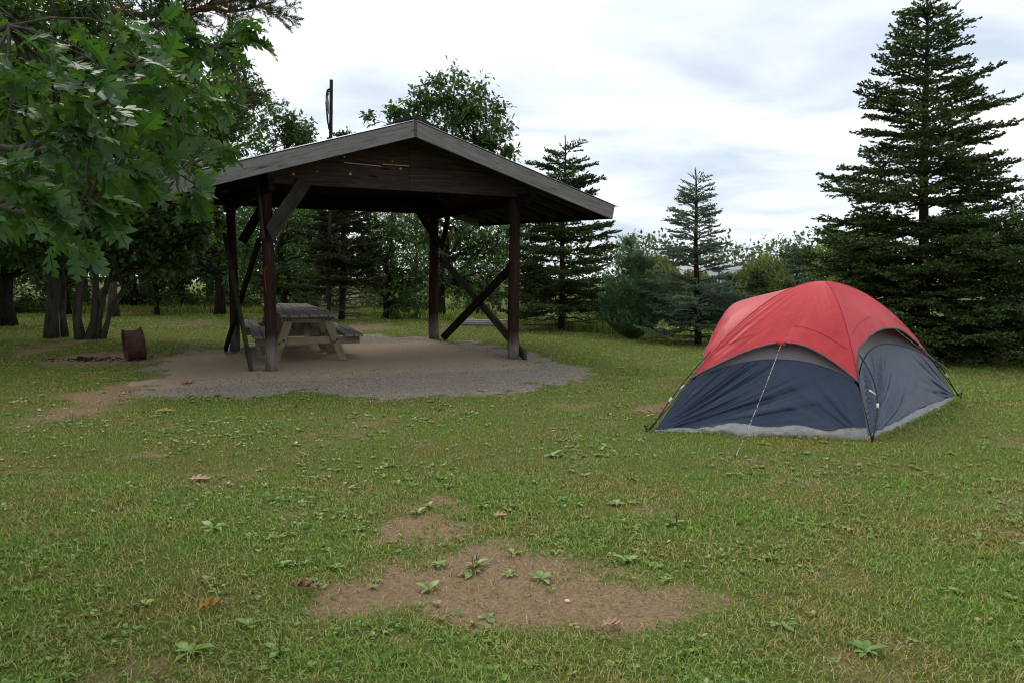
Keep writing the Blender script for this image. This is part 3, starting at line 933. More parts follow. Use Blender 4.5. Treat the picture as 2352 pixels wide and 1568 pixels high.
# ------------------------------------------------------------------ utility pole behind the shelter
def build_pole():
    Y = 24.5
    b = at(755, 745, Y); b[2] = float(zt(b[0], b[1])) - 0.1
    tp = at(761, 184, Y)
    t = thing('utility_pole', 'thin dark pole with a hanging wire coil above the shelter roof', 'pole', b)
    k = np.linspace(0, 1, 14)[:, None]
    mb = MB(); mb.tube(b + (tp - b) * k, 0.065 - 0.012 * k[:, 0], 10, True, 0.06, RNG); mb.build('shaft', M['bark_dark'], t, smooth=True, origin=b)
    mb = MB()
    for q in range(6):
        c = at(754.5 + 0.6 * q, 246 + 2 * q, Y - 0.07)
        th = np.linspace(0, 2 * pi, 22)
        a = 0.07 + 0.02 * RNG.random(); h = 0.5 + 0.16 * RNG.random()
        P = c + np.stack([a * np.sin(th), 0.05 * np.sin(th * 2 + q), h * np.cos(th)], 1)
        mb.tube(P, 0.011, 4, False)
    mb.build('wire_coil', M['steel_dark'], t, origin=b)
    mb = MB(); c0 = at(752.5, 222, Y - 0.1); c1 = at(754, 262, Y - 0.1)
    mb.tube([c0, c0 * 0.6 + c1 * 0.4 - np.array([0.03, 0, 0]), c1], [0.02, 0.06, 0.02], 7); mb.build('wire_box', plain('grey_box', (0.16, 0.16, 0.17), 0.6), t, origin=c0)


build_pole()


# ------------------------------------------------------------------ tent
def fabric_mat(name, c, trans=0.0, rough=0.5, spec=0.35, wr=0.25):
    t = NT(name)
    v = t.coords('Object', rnd=False)
    weave = t.noise(v, 700, 2)
    n = t.noise(v, 5, 5, 0.55, 0.8)
    n2 = t.noise(v, 2.2, 4)
    cc = t.ramp(n2, [(0.3, tuple(x * 0.9 for x in c)), (0.7, tuple(x * 1.08 for x in c))])
    nm = t.bump(t.math('ADD', t.math('MULTIPLY', n, 1.0), t.math('MULTIPLY', weave, 0.03)), wr, 0.03)
    p = t.principled(cc, rough, spec, normal=nm)
    if trans:
        tr = t.n('ShaderNodeBsdfTranslucent'); t.l(cc, tr.inputs[0])
        mx = t.n('ShaderNodeMixShader'); mx.inputs[0].default_value = trans
        t.l(p, mx.inputs[1]); t.l(tr.outputs[0], mx.inputs[2]); p = mx.outputs[0]
    return t.done(p)


def build_tent():
    ap = at(1868, 650, float(TENT[:, 1].mean()))
    T = np.array([TENT[:, 0].mean() - 0.03, TENT[:, 1].mean(), ap[2]])
    KX = 1.85
    root = thing('dome_tent', 'two-tone dome tent with red rain fly and navy blue walls on the lawn', 'tent', (TENT[:, 0].mean(), TENT[:, 1].mean(), float(zt(T[0], T[1]))))
    red = fabric_mat('red_fly', (0.62, 0.045, 0.055), 0.14, 0.45, 0.35, 0.3)
    navy = fabric_mat('navy_wall', (0.027, 0.043, 0.08), 0.0, 0.38, 0.3, 0.45)
    mesh_m = fabric_mat('grey_mesh', (0.25, 0.24, 0.25), 0.25, 0.7, 0.2, 0.1)
    tub_m = fabric_mat('grey_floor_tub', (0.27, 0.27, 0.265), 0.0, 0.5, 0.35, 0.9)
    white = plain('white_tape', (0.7, 0.7, 0.68), 0.6, 0.3, 0, 0.1)
    hem_m = plain('grey_hem', (0.09, 0.10, 0.125), 0.6, 0.3)
    cordm = NT('speckled_cord'); vv = cordm.coords('Object', (1, 1, 1), False); nz = cordm.noise(vv, 60, 1)
    cord = cordm.done(cordm.principled(cordm.ramp(nz, [(0.45, (0.03, 0.03, 0.03)), (0.52, (0.5, 0.49, 0.45))]), 0.8))
    S = M['steel_dark']

    def pole(i, q, scale=1.0):
        """point on the pole from corner i; q may be an array"""
        q = np.asarray(q, float)
        c = TENT[i]
        z = c[2] + (T[2] - c[2]) * (1 - np.power(np.clip(1 - q, 0, 1), KX))
        xy = c[:2] + (T[:2] - c[:2]) * q[..., None]
        p = np.concatenate([xy, z[..., None]], -1)
        return p

    def panel(i, s, q):
        j = (i + 1) % 4
        a = pole(i, q); b = pole(j, q)
        return a + (b - a) * s[..., None]

    def side_frame(i):
        j = (i + 1) % 4
        e = TENT[j] - TENT[i]; e[2] = 0; L = np.linalg.norm(e); e = e / L
        n = np.array([e[1], -e[0], 0])
        return e, n, L

    def grid_faces(ny, nx, base=0):
        i = np.arange(ny - 1)[:, None] * nx + np.arange(nx - 1)[None]
        return np.stack([i, i + 1, i + nx + 1, i + nx], -1).reshape(-1, 4) + base

    wall_top = lambda i, s: (0.17 + 0.125 * np.sin(pi * s) ** 0.5) if i in (0, 2) else (0.17 + 0.17 * np.sin(pi * s) ** 0.45)
    tub_h = lambda i, s: {0: 0.012 + 0.075 * sstep(0, 0.35, s) + 0.012 * np.sin(s * 21), 1: 0.03 + 0.05 * np.sin(pi * s) ** 0.8 * (1 - 0.5 * s), 2: 0.06 + 0 * s, 3: 0.06 + 0 * s}[i]

    for i in range(4):
        e, n, L = side_frame(i)
        # body wall
        ns, nq = 110, 64
        s = np.linspace(0, 1, ns)[None, :].repeat(nq, 0)
        qt = wall_top(i, s[0])
        v = np.linspace(0, 1, nq)[:, None].repeat(ns, 1)
        # wall starts at top of the tub
        q0 = 1 - np.power(np.clip(1 - tub_h(i, s) / (T[2] - 0.0), 0, 1), 1 / KX)
        q = q0 + (qt[None] - q0) * v
        P = panel(i, s, q)
        inward = 0.05 * np.sin(pi * s) * np.sin(pi * np.clip(q / 0.5, 0, 1))
        # pull the wall in from the pole near the corners
        x = s * L; z = P[..., 2] - TENT[i][2]
        al = np.arctan2(z + 0.02, x + 0.03)
        ar = np.arctan2(z + 0.02, L - x + 0.03)
        rl = np.hypot(z, x); rr = np.hypot(z, L - x)
        fold = 0.085 * (vnoise(al * 22 + i * 9, rl * 0.8) - 0.5) * np.exp(-((rl - 0.75) / 0.75) ** 2) + 0.028 * (vnoise(al * 45, rl * 0.9 + 4) - 0.5) * np.exp(-((rl - 0.7) / 0.7) ** 2)
        fold += 0.06 * (vnoise(ar * 16 + 31 + i * 5, rr * 1.0) - 0.5) * np.exp(-((rr - 0.4) / 0.4) ** 2)
        crump = 0.02 * (fbm(x * 5 + 3 * i, z * 5 + x * 3, 3) - 0.5) * np.exp(-((rr - 0.35) / 0.4) ** 2) * (1 - sstep(0.1, 0.6, z))
        crump += 0.012 * (fbm(x * 2 + z * 4, z * 9 - x * 3, 3) - 0.5)
        damp = np.minimum(1, np.minimum(s, 1 - s) * 10)
        P = P + n * ((fold + crump) * damp * (1 - v ** 5) - inward)[..., None]
        o = ob_np('tent_wall', P.reshape(-1, 3), [grid_faces(nq, ns)], navy, root, True, origin=root.location)
        # mesh vent above the wall
        nq2 = 8
        s2 = np.linspace(0.02, 0.98, 60)[None].repeat(nq2, 0)
        v2 = np.linspace(0, 1, nq2)[:, None].repeat(60, 1)
        q2 = wall_top(i, s2[0])[None] + 0.22 * v2 - 0.004
        P2 = panel(i, s2, q2) - n * (0.05 * np.sin(pi * s2) + 0.012)[..., None]
        ob_np('vent_mesh', P2.reshape(-1, 3), [grid_faces(nq2, 60)], mesh_m, root, True, origin=root.location)
        # floor tub
        nt_ = 9
        s3 = np.linspace(0, 1, 130)[None].repeat(nt_, 0); v3 = np.linspace(0, 1, nt_)[:, None].repeat(130, 1)
        hh = tub_h(i, s3)
        q3 = 1 - np.power(np.clip(1 - hh * v3 / T[2], 0, 1), 1 / KX)
        P3 = panel(i, s3, q3)
        out = 0.03 * np.sin(pi * v3) * np.sin(pi * s3) + 0.075 * (fbm(s3 * 22 + 5 * i, v3 * 2.0 + s3 * 9, 3) - 0.5) * np.sin(pi * np.minimum(1, s3 * 1.0)) + 0.05 * (1 - v3) * np.sin(pi * s3) * (0.4 + vnoise(s3 * 7, 0 * s3 + i))
        P3 = P3 + n * out[..., None]
        P3[0, :, 2] = zt(P3[0, :, 0], P3[0, :, 1]) - 0.01
        ob_np('floor_tub', P3.reshape(-1, 3), [grid_faces(nt_, 130)], tub_m, root, True, origin=root.location)
        mb = MB(); mb.tube(P[0, 2:-2] + n * 0.004, 0.004, 5); mb.build('wall_seam', hem_m, root, origin=root.location)
        mb = MB(); mb.tube(P[-1, 2:-2] + n * 0.003, 0.004, 5); mb.build('wall_seam', hem_m, root, origin=root.location)

    # rain fly: one skin of four panels
    V = []; F = []; base = 0
    QC = 0.195
    arch = {0: 0.175, 1: 0.235, 2: 0.17, 3: 0.2}
    ns, nq = 90, 60
    edges = []; rows = []
    for i in range(4):
        e, n, L = side_frame(i)
        s = np.linspace(0, 1, ns)[None].repeat(nq, 0); v = np.linspace(0, 1, nq)[:, None].repeat(ns, 1)
        sh = np.sin(pi * s)
        if i == 1:
            ss = s ** 0.75
            ql = QC + arch[i] * np.sin(pi * ss) ** 0.55
        elif i == 0:
            ql = QC + arch[i] * np.sin(pi * s) ** 0.85
        else:
            ql = QC + arch[i] * sh ** 0.8
        q = ql + (0.998 - ql) * v
        P = panel(i, s, q)
        P[..., 2] += 0.02 * np.minimum(1, q / 0.3)
        out = 0.025 + 0.03 * sh * (1 - v)
        if i == 3:      # awning over the rear door, held out by the brow pole
            bell = np.where(q < 0.5, 1 - 0.5 * ((0.5 - q) / 0.3) ** 2, np.exp(-((q - 0.5) / 0.26) ** 2)) * sh ** 0.9
            out = out + 0.42 * bell; P[..., 2] += 0.09 * np.exp(-((q - 0.5) / 0.2) ** 2) * sh
        if i == 1:
            bell = np.exp(-((q - 0.46) / 0.2) ** 2) * sh ** 1.6
            out = out + 0.10 * bell; P[..., 2] += 0.01 * bell
        x = s * L; d = (1 - q)
        wr = 0.03 * (fbm(x * 4.5 + i * 3 + d * 3, d * 2.2 - x * 2.0, 3) - 0.5)
        wr += 0.02 * (vnoise(d * 34 + x * 4, s * 3) - 0.5) * (np.exp(-((s - 0.9) / 0.14) ** 2) + 0.6 * np.exp(-((s - 0.07) / 0.09) ** 2)) * sstep(0.0, 0.2, 0.75 - q)
        # long tension folds running to the corners
        al = np.arctan2(q - QC + 0.02, s + 0.02); ar = np.arctan2(q - QC + 0.02, 1 - s + 0.02)
        wr += 0.034 * (vnoise(al * 14 + 7 * i, s * 1.5) - 0.5) * np.exp(-s * 2.6) + 0.032 * (vnoise(ar * 14 + 3 * i, s * 1.5 + 9) - 0.5) * np.exp(-(1 - s) * 2.6)
        dm = np.minimum(1, np.minimum(s, 1 - s) * 12) * np.clip((1 - q) / 0.75, 0, 1) ** 1.3
        # the fabric sags a little between the poles
        sag = 0.035 * sh * np.sin(pi * v) ** 1.0 if i != 3 else 0
        P = P + n * (out * np.minimum(1, np.minimum(s, 1 - s) * 9) * np.minimum(1, (1 - q) * 2.2) + wr * dm - sag)[..., None]
        edges.append(P[0].copy()); rows.append(P[9].copy())
        V.append(P.reshape(-1, 3)); F.append(grid_faces(nq, ns, base)); base += ns * nq
    V = np.concatenate(V); F = np.concatenate(F)
    me = mesh_np('rain_fly', V - np.array(root.location), [F], red, True)
    bm = bmesh.new(); bm.from_mesh(me)
    bmesh.ops.remove_doubles(bm, verts=bm.verts, dist=0.0008)
    bmesh.ops.smooth_vert(bm, verts=[v for v in bm.verts if not v.is_boundary], factor=0.5, use_axis_x=True, use_axis_y=True, use_axis_z=True)
    bm.to_mesh(me); bm.free()
    me.polygons.foreach_set('use_smooth', np.ones(len(me.polygons), bool))
    FV = np.empty(len(me.vertices) * 3); me.vertices.foreach_get('co', FV); FV = FV.reshape(-1, 3) + np.array(root.location)
    FN = np.empty(len(me.vertices) * 3); me.vertices.foreach_get('normal', FN); FN = FN.reshape(-1, 3)
    FN[FN[:, 2] < 0] *= -1
    fly = bpy.data.objects.new('rain_fly', me); fly.matrix_basis = Matrix.Translation(root.location); link(fly, root)
    for k, E_ in enumerate(edges):
        mb = MB(); mb.tube(E_, 0.009, 6); mb.build('hem', hem_m, fly, origin=root.location)
    # stitched seams of the pole sleeves
    for i in range(4):
        e, n, L = side_frame(i)
        for off in (0.0,):
            q = np.linspace(QC + 0.02, 0.93, 70)
            P = pole(i, q); P[:, 2] += 0.03
            nn_ = np.array([np.argmin(((FV - p) ** 2).sum(1)) for p in P])
            P = FV[nn_] + FN[nn_] * 0.004 + e * off
            P[1:-1] = (P[:-2] + P[1:-1] + P[2:]) / 3
            mb = MB(); mb.tube(P, 0.0028, 5); mb.build('seam', plain('seam_thread', (0.42, 0.04, 0.05), 0.7), fly, origin=root.location)
    for i, a0, a1 in ((0, 0.52, 0.97), (0, 0.03, 0.22), (1, 0.05, 0.3), (1, 0.7, 0.95)):
        P = rows[i][int(a0 * ns):int(a1 * ns)]
        P = FV[[int(np.argmin(((FV - p) ** 2).sum(1))) for p in P]] + np.array([0, -0.003, 0.003])
        P[1:-1] = (P[:-2] + P[1:-1] + P[2:]) / 3
        mb = MB(); mb.tube(P, 0.002, 4); mb.build('seam', plain('seam_thread', (0.42, 0.04, 0.05), 0.7), fly, origin=root.location)
    # poles, straps, stakes
    for i in range(4):
        c = TENT[i]; outd = np.array([c[0] - T[0], c[1] - T[1], 0]); outd /= np.linalg.norm(outd)
        foot = c + outd * 0.06; foot[2] = float(zt(foot[0], foot[1])) + 0.02
        q = np.linspace(0, 0.33, 22)
        P = pole(i, q) + outd * 0.055
        P[0] = foot
        bow = 0.05 * np.sin(pi * np.clip(q / 0.30, 0, 1))
        side = np.array([-outd[1], outd[0], 0])
        P = P + outd * (0.02 * np.sin(pi * np.clip(q / 0.3, 0, 1)))[:, None]
        if i == 1: P = P + np.array([1.0, 0.15, 0]) * (0.13 * np.sin(pi * np.clip(q / 0.36, 0, 1)) ** 0.8)[:, None]
        pl = MB(); pl.tube(P, 0.0065, 7); po = pl.build('pole', S, root, True, origin=root.location)
        mb = MB(); mb.tube(P[7:9], 0.011, 8); mb.build('ferrule', white, po, origin=root.location)
        st = edges[i][0]
        mb = MB(); mb.tube([foot + np.array([0, 0, 0.01]), (foot + st) / 2 + np.array([0.004, 0, -0.01]), st], 0.005, 5); mb.build('strap', S, root, origin=root.location)
        sk = foot + outd * 0.03
        mb = MB(); mb.tube([sk + outd * 0.02 + np.array([0, 0, 0.05]), sk, sk - outd * 0.03 + np.array([0, 0, -0.06])], 0.008, 6)
        mb.tube([sk + np.array([0.02, 0, 0.045]), sk + np.array([-0.02, 0, 0.03]), sk + np.array([0.015, 0.01, 0.01])], 0.006, 5)
        mb.build('stake', S, root, origin=root.location)
        cl = P[10]; cb = pole(i, np.array(0.20)) - outd * 0.02
        mb = MB(); mb.tube([cl, cl * 0.6 + cb * 0.4], [0.005, 0.010], 5); mb.build('clip', white if i in (0, 1) else S, root, origin=root.location)
    # guy lines
    mid = edges[0][ns // 2 - 3]
    g0 = gp(1688, 1052)
    k = np.linspace(0, 1, 30)[:, None]
    for a, b in ((mid, g0), (edges[1][int(ns * 0.48)], gp(2268, 905))):
        P = a + (b - a) * k; P[:, 2] -= 0.03 * np.sin(pi * k[:, 0])
        mb = MB(); mb.tube(P, 0.0032, 5); mb.build('guy_line', cord, root, origin=root.location)
        mb = MB(); mb.tube([b + np.array([0, 0, 0.03]), b + np.array([0.01, 0.02, -0.08])], 0.006, 5); mb.build('stake', S, root, origin=root.location)
    # small pull tab under the front edge
    mb = MB(); q = mid + np.array([0.0, -0.012, 0.0])
    mb.add([q + np.array([-0.06, 0, 0.012]), q + np.array([0.06, 0, 0.012]), q + np.array([0.0, -0.006, -0.05]), q + np.array([-0.06, 0.01, 0.012]), q + np.array([0.06, 0.01, 0.012]), q + np.array([0.0, 0.004, -0.05])],
           [[0, 1, 2], [5, 4, 3]], [[0, 2, 5, 3], [2, 1, 4, 5], [1, 0, 3, 4]])
    mb.build('pull_tab', red, fly, origin=root.location)


build_tent()


# ------------------------------------------------------------------ plants: shared builders
def unit(v): return v / (np.linalg.norm(v, axis=-1, keepdims=True) + 1e-9)


def leaf_batch(mb, tv, polys, pos, ax, nm, size):
    """copies of one leaf shape: x along the leaf, y across, z its upper side"""
    ax = unit(ax); y = unit(np.cross(nm, ax)); z = np.cross(ax, y)
    tv = np.asarray(tv, float); k = len(tv); n = len(pos)
    V = pos[:, None] + size[:, None, None] * (tv[None, :, 0, None] * ax[:, None] + tv[None, :, 1, None] * y[:, None] + tv[None, :, 2, None] * z[:, None])
    off = (np.arange(n) * k)[:, None, None]
    mb.add(V.reshape(-1, 3), *[(np.asarray(p)[None] + off).reshape(-1, np.asarray(p).shape[1]) for p in polys])


LEAF6 = ([(0, 0, 0), (0.3, 0.26, 0.04), (0.62, 0.32, 0.0), (1, 0, -0.12), (0.62, -0.32, 0.0), (0.3, -0.26, 0.04)], [[[0, 1, 2, 3], [0, 3, 4, 5]]])
_st = [(0, 0), (0.22, 0.24), (0.34, 0.10), (0.55, 0.40), (0.63, 0.13), (0.86, 0.22), (1, 0), (0.86, -0.22), (0.63, -0.13), (0.55, -0.40), (0.34, -0.10), (0.22, -0.24)]
LEAF12 = ([(a, b, 0.05 * abs(b) - 0.12 * a * a) for a, b in _st], [[[0, 1, 2], [2, 3, 4], [4, 5, 6], [6, 7, 8], [8, 9, 10], [10, 11, 0]], [[0, 2, 4, 6], [6, 8, 10, 0]]])
LEAF4 = ([(0, 0, 0), (0.45, 0.3, 0.03), (1, 0, -0.06), (0.45, -0.3, 0.03)], [[[0, 1, 2, 3]]])


def ball(n, rng):
    v = unit(rng.normal(size=(n, 3))); return v * rng.random((n, 1)) ** 0.45


def curve(a, b, sag, rng, n=8, wig=0.06):
    t = np.linspace(0, 1, n)[:, None]
    L = np.linalg.norm(b - a)
    P = a + (b - a) * t
    P[:, 2] += sag * L * np.sin(pi * t[:, 0])
    w = rng.normal(size=(n, 3)) * wig * L; w[0] = 0; w[-1] = 0
    return P + w * np.sin(pi * t)


def decid(name, label, basepx, Y, crowns, leaf, lsize, mat, rng, bark='bark', r0=0.12, per=70, blob=0.34, group=None, twin=0, lean=0.0, cat='tree', base=None, pull=0.65):
    """tree with one trunk, limbs to every foliage clump, and a crown of single leaves; crowns = (px, py, rpx, rpy, clumps)"""
    b = at(basepx[0], basepx[1], Y) if base is None else np.asarray(base, float)
    b[2] = float(zt(b[0], b[1])) - 0.05
    t = thing(name, label, cat, b, group)
    tr = MB(); lf = MB()
    hubs = []
    for (px, py, rx, ry, nb) in crowns:
        c = at(px, py, Y); R = np.array([rx, (rx + ry) / 2, ry]) * Y / FPX
        pts = ball(nb, rng) * R + c
        hubs.append((pts, R))
    allp = np.concatenate([h[0] for h in hubs])
    zmax = allp[:, 2].max(); cx = allp[:, :2].mean(0)
    tops = [np.array([b[0] * (1 - pull) + cx[0] * pull + lean, b[1] * (1 - pull) + cx[1] * pull, b[2] + (zmax - b[2]) * 0.93])]
    if twin: tops.append(tops[0] + np.array([twin, 0.2, -0.6]))
    trunks = []
    for q, tp in enumerate(tops):
        P = curve(b + np.array([0.0 if q == 0 else np.sign(twin) * r0 * 1.6, 0, 0]), tp, 0.0, rng, 14, 0.018)
        rad = r0 * (1 - 0.88 * np.linspace(0, 1, 14) ** 0.9) * (1.0 if q == 0 else 0.8)
        rad[0] *= 1.35
        tr.tube(P, rad, 9, True, 0.18, rng); trunks.append((P, rad))
    for pts, R in hubs:
        rb = R.mean() * blob
        for c in pts:
            P, rad = trunks[rng.integers(len(trunks))]
            dz = c[2] - 0.55 * np.hypot(*(c[:2] - P[5, :2])) - 0.25 * rng.random()
            k = int(np.clip(np.searchsorted(P[:, 2], dz), 2, 12))
            B = curve(P[k], c, 0.06, rng, 7, 0.05)
            tr.tube(B, np.linspace(rad[k] * 0.5, 0.008, 7), 5, False)
            # twigs and their leaves
            m = max(3, int(per / 9))
            e = c + ball(m, rng) * np.array([1, 1, 0.75]) * rb * 1.25
            for q in e:
                tr.tube(np.array([c, (c + q) / 2 + rng.normal(size=3) * 0.04, q]), [0.008, 0.006, 0.003], 3, False)
            n = per
            w = rng.integers(m, size=n); f = rng.random((n, 1)) ** 0.6
            spread = max(lsize * 1.3, rb * 0.36)
            pos = c + (e[w] - c) * f + rng.normal(size=(n, 3)) * spread * 0.55
            ax = unit(e[w] - c) * 0.7 + rng.normal(size=(n, 3)) * 0.6 + np.array([0, 0, -0.25])
            nm = np.array([0, 0, 1.0]) + rng.normal(size=(n, 3)) * 0.45
            leaf_batch(lf, leaf[0], leaf[1], pos, ax, nm, lsize * (0.65 + 0.6 * rng.random(n)))
    tr.build('trunk', M[bark], t, True, origin=b)
    lf.build('crown', M[mat] if isinstance(mat, str) else mat, t, False, origin=b)
    return t


def brush(mb, p0, p1, dens, nlen, nwid, fwd, rng, flat=0.0):
    """needles along shoots from p0 to p1"""
    d = p1 - p0; L = np.linalg.norm(d, axis=1); d = d / (L[:, None] + 1e-9)
    cnt = np.maximum(3, np.ceil(L * dens)).astype(int)
    i = np.repeat(np.arange(len(p0)), cnt); n = len(i)
    t = rng.random(n)
    pos = p0[i] + (p1 - p0)[i] * t[:, None]
    r = rng.normal(size=(n, 3)); r[:, 2] += flat
    r -= (r * d[i]).sum(1, keepdims=True) * d[i]; r = unit(r)
    ln = nlen * (0.7 + 0.5 * rng.random(n)) * (1 - 0.35 * t)
    tip = pos + (d[i] * fwd + r) * ln[:, None]
    h = d[i] * nwid * 0.5
    side = np.cross(d[i], r) * nwid * 0.3
    V = np.stack([pos - h - side, pos + h + side, tip], 1).reshape(-1, 3)
    mb.add(V, np.arange(3 * n).reshape(-1, 3))


def spruce(name, label, basepx, Y, toppx, rpx, mat, rng, dens=95, nlen=0.034, nwid=0.03, spacing=0.26, nper=5, droop=0.22, low=0.03, twigstep=0.075, dead=0.0, shape=0.8, group=None, gap=0.0, base=None, bark='bark_dark', leader=0.35):
    b = at(basepx[0], basepx[1], Y); b[2] = float(zt(b[0], b[1])) - 0.05
    tp = at(toppx[0], toppx[1], Y)
    H = tp[2] - b[2]; R = rpx * Y / FPX
    t = thing(name, label, 'spruce', b, group)
    tr = MB(); nd = MB(); dd = MB()
    k = np.linspace(0, 1, 16)
    axis = lambda z: b + (tp - b) * np.asarray(z)[..., None]
    P = axis(k); P[:, :2] += 0.02 * np.sin(k * 9)[:, None] * np.array([1, 0.6])
    r0 = 0.012 * H + 0.03
    tr.tube(P, r0 * (1 - k) ** 0.85 + 0.008, 10, True, 0.15, rng)
    S0 = []; S1 = []
    z = low * H
    while z < H - leader:
        f = z / H
        L0 = R * (1 - f) ** shape * min(1, 0.78 + f * 2.0) + 0.08
        npb = nper + rng.integers(0, 2) + (2 if f < 0.3 else 0)
        a0 = rng.random() * 7
        for q in range(npb):
            if rng.random() < gap: continue
            a = a0 + q * 2 * pi / npb + rng.normal() * 0.25
            L = L0 * (0.78 + 0.45 * rng.random() ** 1.5)
            dr = droop * (1.25 - 1.1 * f) * (0.7 + 0.6 * rng.random()); up0 = 0.25 + 0.55 * f
            m = max(4, int(L / 0.14))
            s = np.linspace(0, 1, m + 1)
            hd = np.array([cos(a), sin(a), 0])
            zz = L * (up0 * s * (1 - s) * 0.8 - dr * s + (0.55 * dr + 0.12) * s ** 3 + (0.30 * f) * s)
            o = axis(np.array((z + rng.normal() * 0.05) / H))
            B = o + hd * (L * s)[:, None] + np.array([0, 0, 1.0]) * zz[:, None]
            B[1:] += rng.normal(size=(m, 3)) * 0.012 * L
            isdead = f < dead * (0.6 + 0.7 * rng.random())
            (dd if isdead else tr).tube(B, np.linspace(0.008 + 0.007 * L, 0.004, m + 1), 4, False)
            # side shoots
            st = np.arange(0.16 * L + 0.05, L, twigstep * (2.2 if isdead else 1)) / L
            sd_ = np.array([-hd[1], hd[0], 0])
            for c_, ss in enumerate(st):
                o2 = np.array([np.interp(ss, s, B[:, e]) for e in range(3)])
                for sg in (-1, 1):
                    l = (0.46 * L * (1 - ss) ** 0.7 * min(1, 0.25 + ss * 3.0) + 0.075) * (0.65 + 0.6 * rng.random())
                    d = hd * (0.75 + 0.2 * rng.random()) + sd_ * sg * (0.75 + 0.3 * rng.random()) + np.array([0, 0, -0.10 - 0.18 * (1 - f) + 0.42 * f + 0.45 * ss ** 2 + 0.2 * rng.normal()])
                    d = d / np.linalg.norm(d)
                    e2 = o2 + d * l
                    if isdead:
                        e2[2] -= 0.1 * l
                        dd.tube([o2, (o2 + e2) / 2 + rng.normal(size=3) * 0.02, e2], 0.003, 3, False); continue
                    S0.append(o2); S1.append(e2)
                    if l > 0.17:          # second order shoots
                        for g in np.arange(0.3, 0.95, 0.11 / l):
                            o3 = o2 + (e2 - o2) * g
                            for s3 in (-1, 1):
                                if rng.random() < 0.25: continue
                                d3 = d * 0.8 + s3 * np.cross(d, [0, 0, 1.0]) * 0.75 + np.array([0, 0, -0.08 + 0.12 * rng.normal()])
                                S0.append(o3); S1.append(o3 + d3 / np.linalg.norm(d3) * l * (0.30 + 0.25 * rng.random()) * (1.2 - g))
            if not isdead:
                w = max(1, m // 3)
                for c_ in range(w, m): S0.append(B[c_]); S1.append(B[c_ + 1])
        z += spacing * (0.62 + 0.5 * (1 - abs(2 * f - 0.9))) * (0.75 + 0.5 * rng.random())
    # leader
    S0.append(axis(np.array((H - leader * 1.1) / H))); S1.append(axis(np.array(1.0)))
    for q in range(5):
        a = q * 1.26; o = axis(np.array(1 - leader * 0.75 / H)); S0.append(o); S1.append(o + np.array([cos(a) * 0.17, sin(a) * 0.17, 0.17]))
    brush(nd, np.array(S0), np.array(S1), dens, nlen, nwid, 0.9, rng)
    tr.build('trunk', M[bark], t, True, origin=b)
    nd.build('crown', M[mat], t, False, origin=b)
    if dead and dd.n: dd.build('dead_branches', M['dead_twig'], t, False, origin=b)
    return t


# ------------------------------------------------------------------ conifers
R_ = np.random.default_rng
spruce('spruce_tree', 'tall dark green spruce towering behind the red tent', (2118, 822), 14.0, (2130, -30), 300, 'spruce', R_(21), dens=44, nlen=0.040, nwid=0.050, spacing=0.27, nper=7, droop=0.24, low=0.03, dead=0.04, shape=0.75, twigstep=0.09, leader=0.3, gap=0.08)
spruce('spruce_tree', 'slender blue-green spruce standing alone between shelter and tent', (1603, 786), 17.2, (1597, 386), 122, 'spruce_blue', R_(22), dens=80, nlen=0.031, nwid=0.031, spacing=0.235, nper=6, droop=0.12, low=0.06, dead=0.08, shape=0.70, twigstep=0.075, leader=0.36)
spruce('spruce_tree', 'broad dark spruce just right of the shelter roof', (1288, 762), 20.5, (1298, 312), 158, 'spruce', R_(23), dens=52, nlen=0.042, nwid=0.048, spacing=0.28, nper=6, droop=0.18, low=0.04, dead=0.12, shape=0.55, twigstep=0.09, leader=0.5, gap=0.1)
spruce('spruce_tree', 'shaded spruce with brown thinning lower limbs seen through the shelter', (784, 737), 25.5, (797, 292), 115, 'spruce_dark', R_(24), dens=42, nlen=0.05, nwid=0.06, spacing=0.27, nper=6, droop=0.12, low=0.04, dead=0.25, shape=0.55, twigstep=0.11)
spruce('spruce_tree', 'small dark spruce in front of the round willow', (1737, 722), 36, (1740, 612), 55, 'spruce', R_(25), dens=36, nlen=0.075, nwid=0.075, spacing=0.22, nper=7, twigstep=0.14)
spruce('spruce_tree', 'grey-green spruce beyond the tent peak', (1830, 715), 44, (1830, 562), 56, 'spruce_blue', R_(26), dens=30, nlen=0.09, nwid=0.08, spacing=0.27, nper=7, twigstep=0.17)
spruce('spruce_tree', 'small bluish spruce behind the slender one', (1655, 735), 27, (1650, 610), 58, 'spruce_blue', R_(27), dens=50, nlen=0.06, nwid=0.055, spacing=0.22, nper=7, twigstep=0.12)


